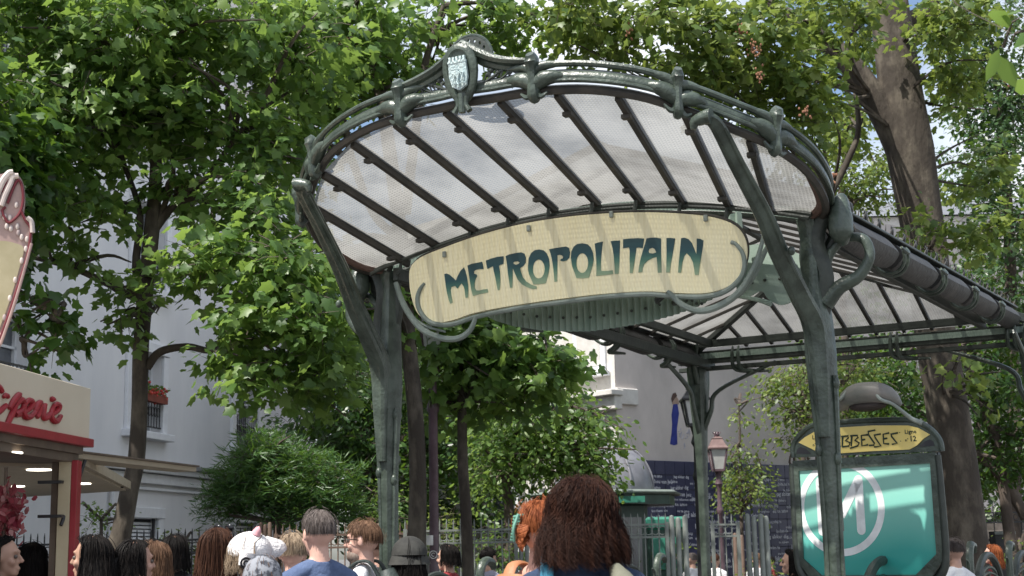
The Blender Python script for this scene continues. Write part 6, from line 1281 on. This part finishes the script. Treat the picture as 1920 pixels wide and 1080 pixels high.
def person(label, px, ytop, Y, face, hair, hm, shirt, skin=SK1, fem=True, pose='down', tank=False, trs=None, cap=None, group='people in the square', sl=.75, rad=None, lean=0, base_h=1.72):
    CNT[0] += 1; rg = np.random.default_rng(100 + CNT[0]); T_ = at(px, ytop, Y); hgt = T_.z; sc = (hgt - (.0 if cap is None else .01)) / base_h
    root = empty('person', (T_.x, T_.y, 0), label, 'person', group); root.rotation_euler = (0, 0, R(face)); root.scale = (sc,) * 3
    def L_(nm, me, par=root, **k): return link(nm, me, par, local=True, **k)
    bk = (pose, fem) if (pose, fem) in BM else ('down', fem); key = ('b',) + bk + (skin.name,)
    if key not in SM: SM[key] = setm(BM[bk], skin)
    L_('body', SM[key])
    for s_ in (-1, 1): L_('eye', eyem_, loc=(s_ * .031, .0835, 1.598))
    ks = (pose, fem, tank, sl); 
    if ks not in SM: SM[ks] = shirt_mesh(pose, fem, sl, tank)
    L_('shirt', setm(SM[ks], shirt)); L_('trousers', setm(TRM, trs or TRS))
    for s_ in (-1, 1): L_('shoe', SHO, loc=(s_ * .103, 0, 0))
    st, un = hair_meshes(rg, **hair); hh = L_('hair', setm(un, hm)); o = L_('strands', setm(st, hm), hh); tag(o, kind='stuff')
    return root
def fab(nm, c, c2, b_=.5): return mat(nm, c, .85, 0, scale=9, col2=c2, bump=b_, bscale=16)
eyem_ = eyeM.mesh('eye', EYEW); SHO = setm(SHM, mat('dark_shoe', (.03, .03, .03), .6)); TRS = fab('dark_trousers', (.03, .035, .05), (.06, .065, .085))
NAVY = fab('navy_cloth', (.018, .028, .065), (.035, .052, .11)); BLUES = fab('steel_blue_polo_cloth', (.055, .085, .17), (.085, .125, .23), .8); WHT_S = fab('white_cotton', (.66, .66, .68), (.76, .76, .78), .7); BLKS = fab('black_cloth', (.012, .012, .014), (.03, .03, .034)); REDS = fab('dark_red_cloth', (.22, .02, .025), (.32, .04, .045)); GRYS = fab('grey_cloth', (.10, .10, .11), (.17, .17, .18)); PNKS = fab('pink_cloth', (.45, .10, .10), (.6, .16, .15)); DENIM = fab('dark_denim_blue', (.010, .022, .055), (.02, .042, .095), .7); LAV = fab('grey_lavender_cloth', (.25, .25, .33), (.34, .34, .42)); WHTK = fab('pale_peach_cloth', (.62, .50, .46), (.70, .58, .54))
LONG = dict(length=.42, vol=.13, wave=.003, n=1300, r_=.0017, spread=.02); BOB = dict(length=.30, vol=.15, wave=.003, n=1300, r_=.0017, spread=.02); SHORT = dict(length=.04, vol=.05, wave=0, n=2600, r_=.0013, part='short', bang=48)
person('dark haired woman in profile facing right at the left edge of the frame', 8, 1006, 8.6, -88, BOB, H_BLK, BLKS, SK2)
person('person with long straight black hair seen from behind, left of the kiosk post', 60, 1018, 10.0, 14, dict(LONG, vol=.2), H_BLK, BLKS, SK2)
person('dark haired woman in profile facing left beside the red kiosk trim', 172, 1004, 7.9, 80, dict(BOB, spread=.05), H_BLK, NAVY, SK2)
person('person with light brown hair and a pink top half hidden beside the leaning tree trunk', 206, 1030, 10.5, 60, BOB, H_LBR, PNKS, SK1)
p5b = person('black haired woman with hair tied back, face turned away to the right', 256, 1013, 8.0, -48, dict(BOB, length=.24, vol=.1), H_BLK, BLKS, SK1)
person('brown haired person with sunlit cheek, just behind the woman with tied back hair', 287, 1016, 9.6, 70, BOB, H_LBR, WHT_S, SK3)
person('person with short black bobbed hair seen straight from behind', 327, 1003, 10.2, 0, dict(BOB, length=.27), H_BLK, BLKS, SK2)
p8 = person('woman with long straight brown hair and sunglasses pushed up on her head', 408, 991, 8.3, -20, dict(LONG, length=.52, vol=.16, spread=.05), H_BRN, NAVY, SK1)
p9 = person('person wearing a white animal hat with pink ears and a round badge, facing right', 472, 1003, 7.8, -75, dict(BOB, length=.2), H_BLD, GRYS, SK3)
p10 = person('child in a grey camouflage cap seen from behind, in front of the white animal hat', 493, 1043, 7.0, 0, SHORT, H_LBR, GRYS, SK3)
p11 = person('ash blond person in a white shirt with a hand raised to the face', 549, 999, 8.6, 15, dict(SHORT, vol=.12, length=.05), H_BLD, WHT_S, SK3, pose='raise')
p12 = person('man with cropped grey hair in a steel blue polo shirt seen from behind', 597, 956, 7.8, 32, SHORT, H_GRY, BLUES, SK3, fem=False)
p13 = person('bearded man with brown hair and glasses in profile facing left, white shirt and dark backpack', 681, 976, 9.0, 78, dict(SHORT, vol=.12, length=.055), H_LBR, WHT_S, SK3, fem=False)
person('person partly hidden between the bearded man and the left column', 707, 1000, 11.5, 40, SHORT, H_BRN, BLKS, SK1, fem=False)
p15 = person('person in a floppy grey hat and dark clothes just right of the left column', 767, 1012, 9.0, 20, BOB, H_BLK, BLKS, SK2)
person('dark haired person in a red shirt beside the purple lamp post', 839, 1021, 13.0, 60, dict(BOB, length=.2), H_BLK, REDS, SK1)
person('small dark haired person in a white and navy top left of the tan backpack', 916, 1026, 15.0, -40, SHORT, H_BLK, LAV, SK2)
p18 = person('woman with copper red hair in a claw clip, bare shoulders and a tan backpack', 1016, 938, 5.8, -42, dict(SHORT, vol=.10, length=.045, n=4000), H_RED, WHTK, SK3, tank=True)
p19 = person('woman with big wavy dark auburn hair and navy top seen from behind, nearest of all', 1088, 899, 5.15, -4, dict(length=.285, vol=.20, wave=.020, n=8000, r_=.0010, spread=.085), H_DRB, DENIM, SK1)
person('dark haired woman in a black patterned top left of the map board', 1483, 1031, 13.0, 70, BOB, H_BLK, BLKS, SK1)
person('man in a white shirt behind the right side of the map board', 1786, 1008, 12.0, 30, SHORT, H_GRY, WHT_S, SK1, fem=False)
person('red haired woman in a dark top far off at the right edge', 1859, 1022, 17.0, 60, BOB, H_RED, REDS, SK3)
for lab, x, y, Y, f_, h_, s_ in (('distant grey haired person in cream behind the grey posts', 1297, 1036, 21.3, 40, H_GRY, WHT_S), ('distant person in white by the small lantern post', 1341, 1038, 22.3, -30, H_BRN, WHT_S), ('distant person in white between the tall grey posts', 1419, 1036, 22.0, 20, H_LBR, WHT_S), ('distant person in red under the small tree', 1443, 1042, 24.0, 60, H_BLK, REDS)):
    person(lab, x, y, Y, f_, dict(SHORT, n=400), h_, s_, SK1)
def on(root, nm, m_, mt_, par=None, **k):
    me = m_.mesh(nm, mt_, **k); return link(nm, me, par or root, local=True)
SUNG = mat('dark_sunglass', (.01, .01, .012), .1); HATW = mat('white_plush', (.72, .70, .70), .9, bump=.6, bscale=60); PKE = mat('pink_ear', (.6, .3, .33), .8); CAMO = mat('grey_camouflage', (.05, .055, .07), .9, scale=26, col2=(.24, .25, .28), ramp=(.46, .54)); HATG = fab('grey_hat_felt', (.022, .022, .021), (.045, .045, .04)); STRAP = mat('tan_leather', (.30, .12, .05), .6, bump=.3, col2=(.42, .19, .09)); BACKP = mat('dark_green_nylon', (.02, .03, .028), .6, bump=.4, col2=(.045, .06, .055)); TEALS = mat('teal_strap', (.015, .13, .22), .7, col2=(.03, .2, .30)); CLIPG = mat('pale_green_claw_clip', (.08, .22, .17), .4, col2=(.16, .36, .28)); OLV = fab('olive_canvas', (.10, .10, .07), (.16, .16, .12))
m = MB(); m.tube([(-.085, -.02, 1.66), (-.07, .06, 1.70), (0, .085, 1.715), (.07, .06, 1.70), (.085, -.02, 1.66)], [.006, .008, .006, .008, .006], 6, smooth=3)
for s_ in (-1, 1): m.ell((s_ * .038, .065, 1.725), (.032, .012, .022), 12)
on(p8, 'sunglasses', m, SUNG)
def dome(m, c, r_, cut=.0, n=20):
    pr = [(math.sin(t) * 1.0, math.cos(t)) for t in np.linspace(.02, math.pi / 2 + cut, 10)]; m.lathe([(a * r_[0], b * r_[2]) for a, b in pr], c, n, sy=r_[1] / r_[0])
m = MB(); m.ell((0, -.01, 1.635), (.105, .125, .105), 20, k=12); m.tube([(0, .07, 1.655), (0, .15, 1.635), (0, .175, 1.615)], [.06, .055, .03], 14, smooth=3, flat=.45); m.tube([(-.1, -.03, 1.62), (-.10, -.04, 1.55)], [.045, .04], 12); m.tube([(.1, -.03, 1.62), (.10, -.04, 1.55)], [.045, .04], 12); hw_ = on(p9, 'animal_hat', m, HATW)
for s_ in (-1, 1): m = MB(); m.tube([(s_ * .05, .02, 1.72), (s_ * .055, .03, 1.745), (s_ * .05, .035, 1.765)], [.026, .018, .006], 10, smooth=3); on(p9, 'ear', m, PKE, hw_)
m = MB(); m.tube([(.145, -.04 + .028 * math.cos(t), 1.565 + .028 * math.sin(t)) for t in np.linspace(0, 6.28, 16)], .006, 6, caps=False); m.tube([(.146, -.04 + .012 * math.cos(t), 1.565 + .012 * math.sin(t)) for t in np.linspace(0, 5, 10)], .004, 5); on(p9, 'round_badge', m, SUNG, hw_)
m = MB(); dome(m, (0, -.005, 1.60), (.108, .126, .132), .15); m.tube([(-.06, .09, 1.61), (0, .17, 1.60), (.06, .09, 1.61)], [.02, .03, .02], 8, smooth=4, flat=.3); m.ell((0, -.005, 1.722), (.01, .01, .006), 8); on(p10, 'cap', m, CAMO)
m = MB(); m.tube([(-.04, -.112, 1.60), (0, -.118, 1.615), (.04, -.112, 1.60)], .008, 6, smooth=3); on(p10, 'cap_strap', m, BLKS)
m = MB(); dome(m, (0, -.005, 1.62), (.118, .134, .125), .0); m.lathe([(.11, .01), (.125, -.025), (.138, -.06), (.141, -.066), (.12, -.03), (.11, -.004)], (0, -.005, 1.625), 24); on(p15, 'floppy_hat', m, HATG)
# bearded man's beard, glasses, backpack
m = MB(); m.ell((0, .045, 1.505), (.056, .062, .045), 14); m.ell((0, .088, 1.545), (.026, .014, .008), 10); on(p13, 'beard', m, hairmat('greying_beard', (.12, .085, .07), (.24, .19, .16)))
m = MB(); 
for s_ in (-1, 1): m.tube([(s_ * .033 + .022 * math.cos(t), .108, 1.598 + .018 * math.sin(t)) for t in np.linspace(0, 6.28, 14)], .0025, 5, caps=False); m.tube([(s_ * .055, .106, 1.602), (s_ * .08, .05, 1.605), (s_ * .082, -.01, 1.60)], .003, 5)
on(p13, 'glasses', m, SUNG)
def backpack(root, mt_, big=1.0):
    m = MB(); m.tube([(0, -.19, 1.02), (0, -.20, 1.15), (0, -.19, 1.32), (0, -.16, 1.42)], [.12 * big, .15 * big, .145 * big, .09 * big], 14, smooth=4, flat=.6, ref=(1, 0, 0)); bp_ = on(root, 'backpack', m, mt_)
    for s_ in (-1, 1): m = MB(); m.tube([(s_ * .09, -.13, 1.38), (s_ * .10, -.07, 1.468), (s_ * .105, .02, 1.46), (s_ * .115, .10, 1.36), (s_ * .13, .10, 1.2), (s_ * .13, -.05, 1.08)], .030, 8, smooth=4, flat=.35, ref=(1, 0, 0)); on(root, 'strap', m, mt_, bp_)
backpack(p13, BACKP); backpack(p18, STRAP, 1.05)
m = MB(); rr = random.Random(6)
for k in range(260):
    cz_b, rb = (1.60, .046) if k < 170 else (1.555, .032); ph = rr.random() * 6.28; tl = rr.uniform(-1, 1); q = []
    for j in range(7): t = ph + j * .5; q.append((-.01 + rb * math.cos(t) * .9 * math.sqrt(max(.1, 1 - tl * tl * .7)) * rr.uniform(.94, 1.06), -.10 + rb * .6 * math.sin(t * .9 + tl) - .01, cz_b + rb * (tl * .8 + .35 * math.sin(t))))
    m.tube(q, [.0022, .0026, .001], 4, caps=False)
tag(on(p18, 'hair_twist', m, H_RED), kind='stuff')
m = MB()
for k in range(9): t = -1 + k * .25; m.tube([(-.0 + t * .01, -.09, 1.62 + t * .045), (-.045 + t * .01, -.13, 1.61 + t * .045), (-.05, -.10, 1.61 + t * .04)], [.005, .005, .003], 6, smooth=2)
m.tube([(-.03, -.135, 1.56), (-.02, -.148, 1.61), (-.01, -.13, 1.665)], .006, 8, smooth=3); on(p18, 'claw_clip', m, CLIPG)
for s_, mt_, nm in ((-1, TEALS, 'teal_strap'), (1, BLKS, 'black_strap')):
    m = MB(); m.tube([(s_ * .13, -.09, 1.10), (s_ * .125, -.125, 1.25), (s_ * .12, -.115, 1.36), (s_ * .115, -.06, 1.475), (s_ * .115, .03, 1.455), (s_ * .12, .10, 1.34), (s_ * .12, .12, 1.15)], .022, 8, smooth=5, flat=.3, ref=(1, 0, 0)); on(p19, nm, m, mt_)
m = MB(); m.tube([(.14, -.20, .95), (.17, -.19, 1.15), (.15, -.16, 1.33), (.11, -.12, 1.42)], [.09, .11, .08, .03], 12, smooth=4, flat=.7); on(p19, 'olive_bag', m, OLV)


rr = random.Random(12); m = MB()
for k in range(420):
    a = rr.random() * 6.28; q = rr.random() ** .5; dx, dy = .030 * q * math.cos(a), .026 * q * math.sin(a)
    m.tube([(dx * .5, -.10, 1.63 + dy * .5), (dx * 1.2, -.150 + dy, 1.60), (dx * 1.5, -.155 + dy, 1.50), (dx * 1.1, -.135 + dy, 1.38 + rr.uniform(-.03, .03))], [.0018, .002, .002, .0008], 3, smooth=2, caps=False)
tag(on(p5b, 'ponytail', m, H_BLK), kind='stuff')
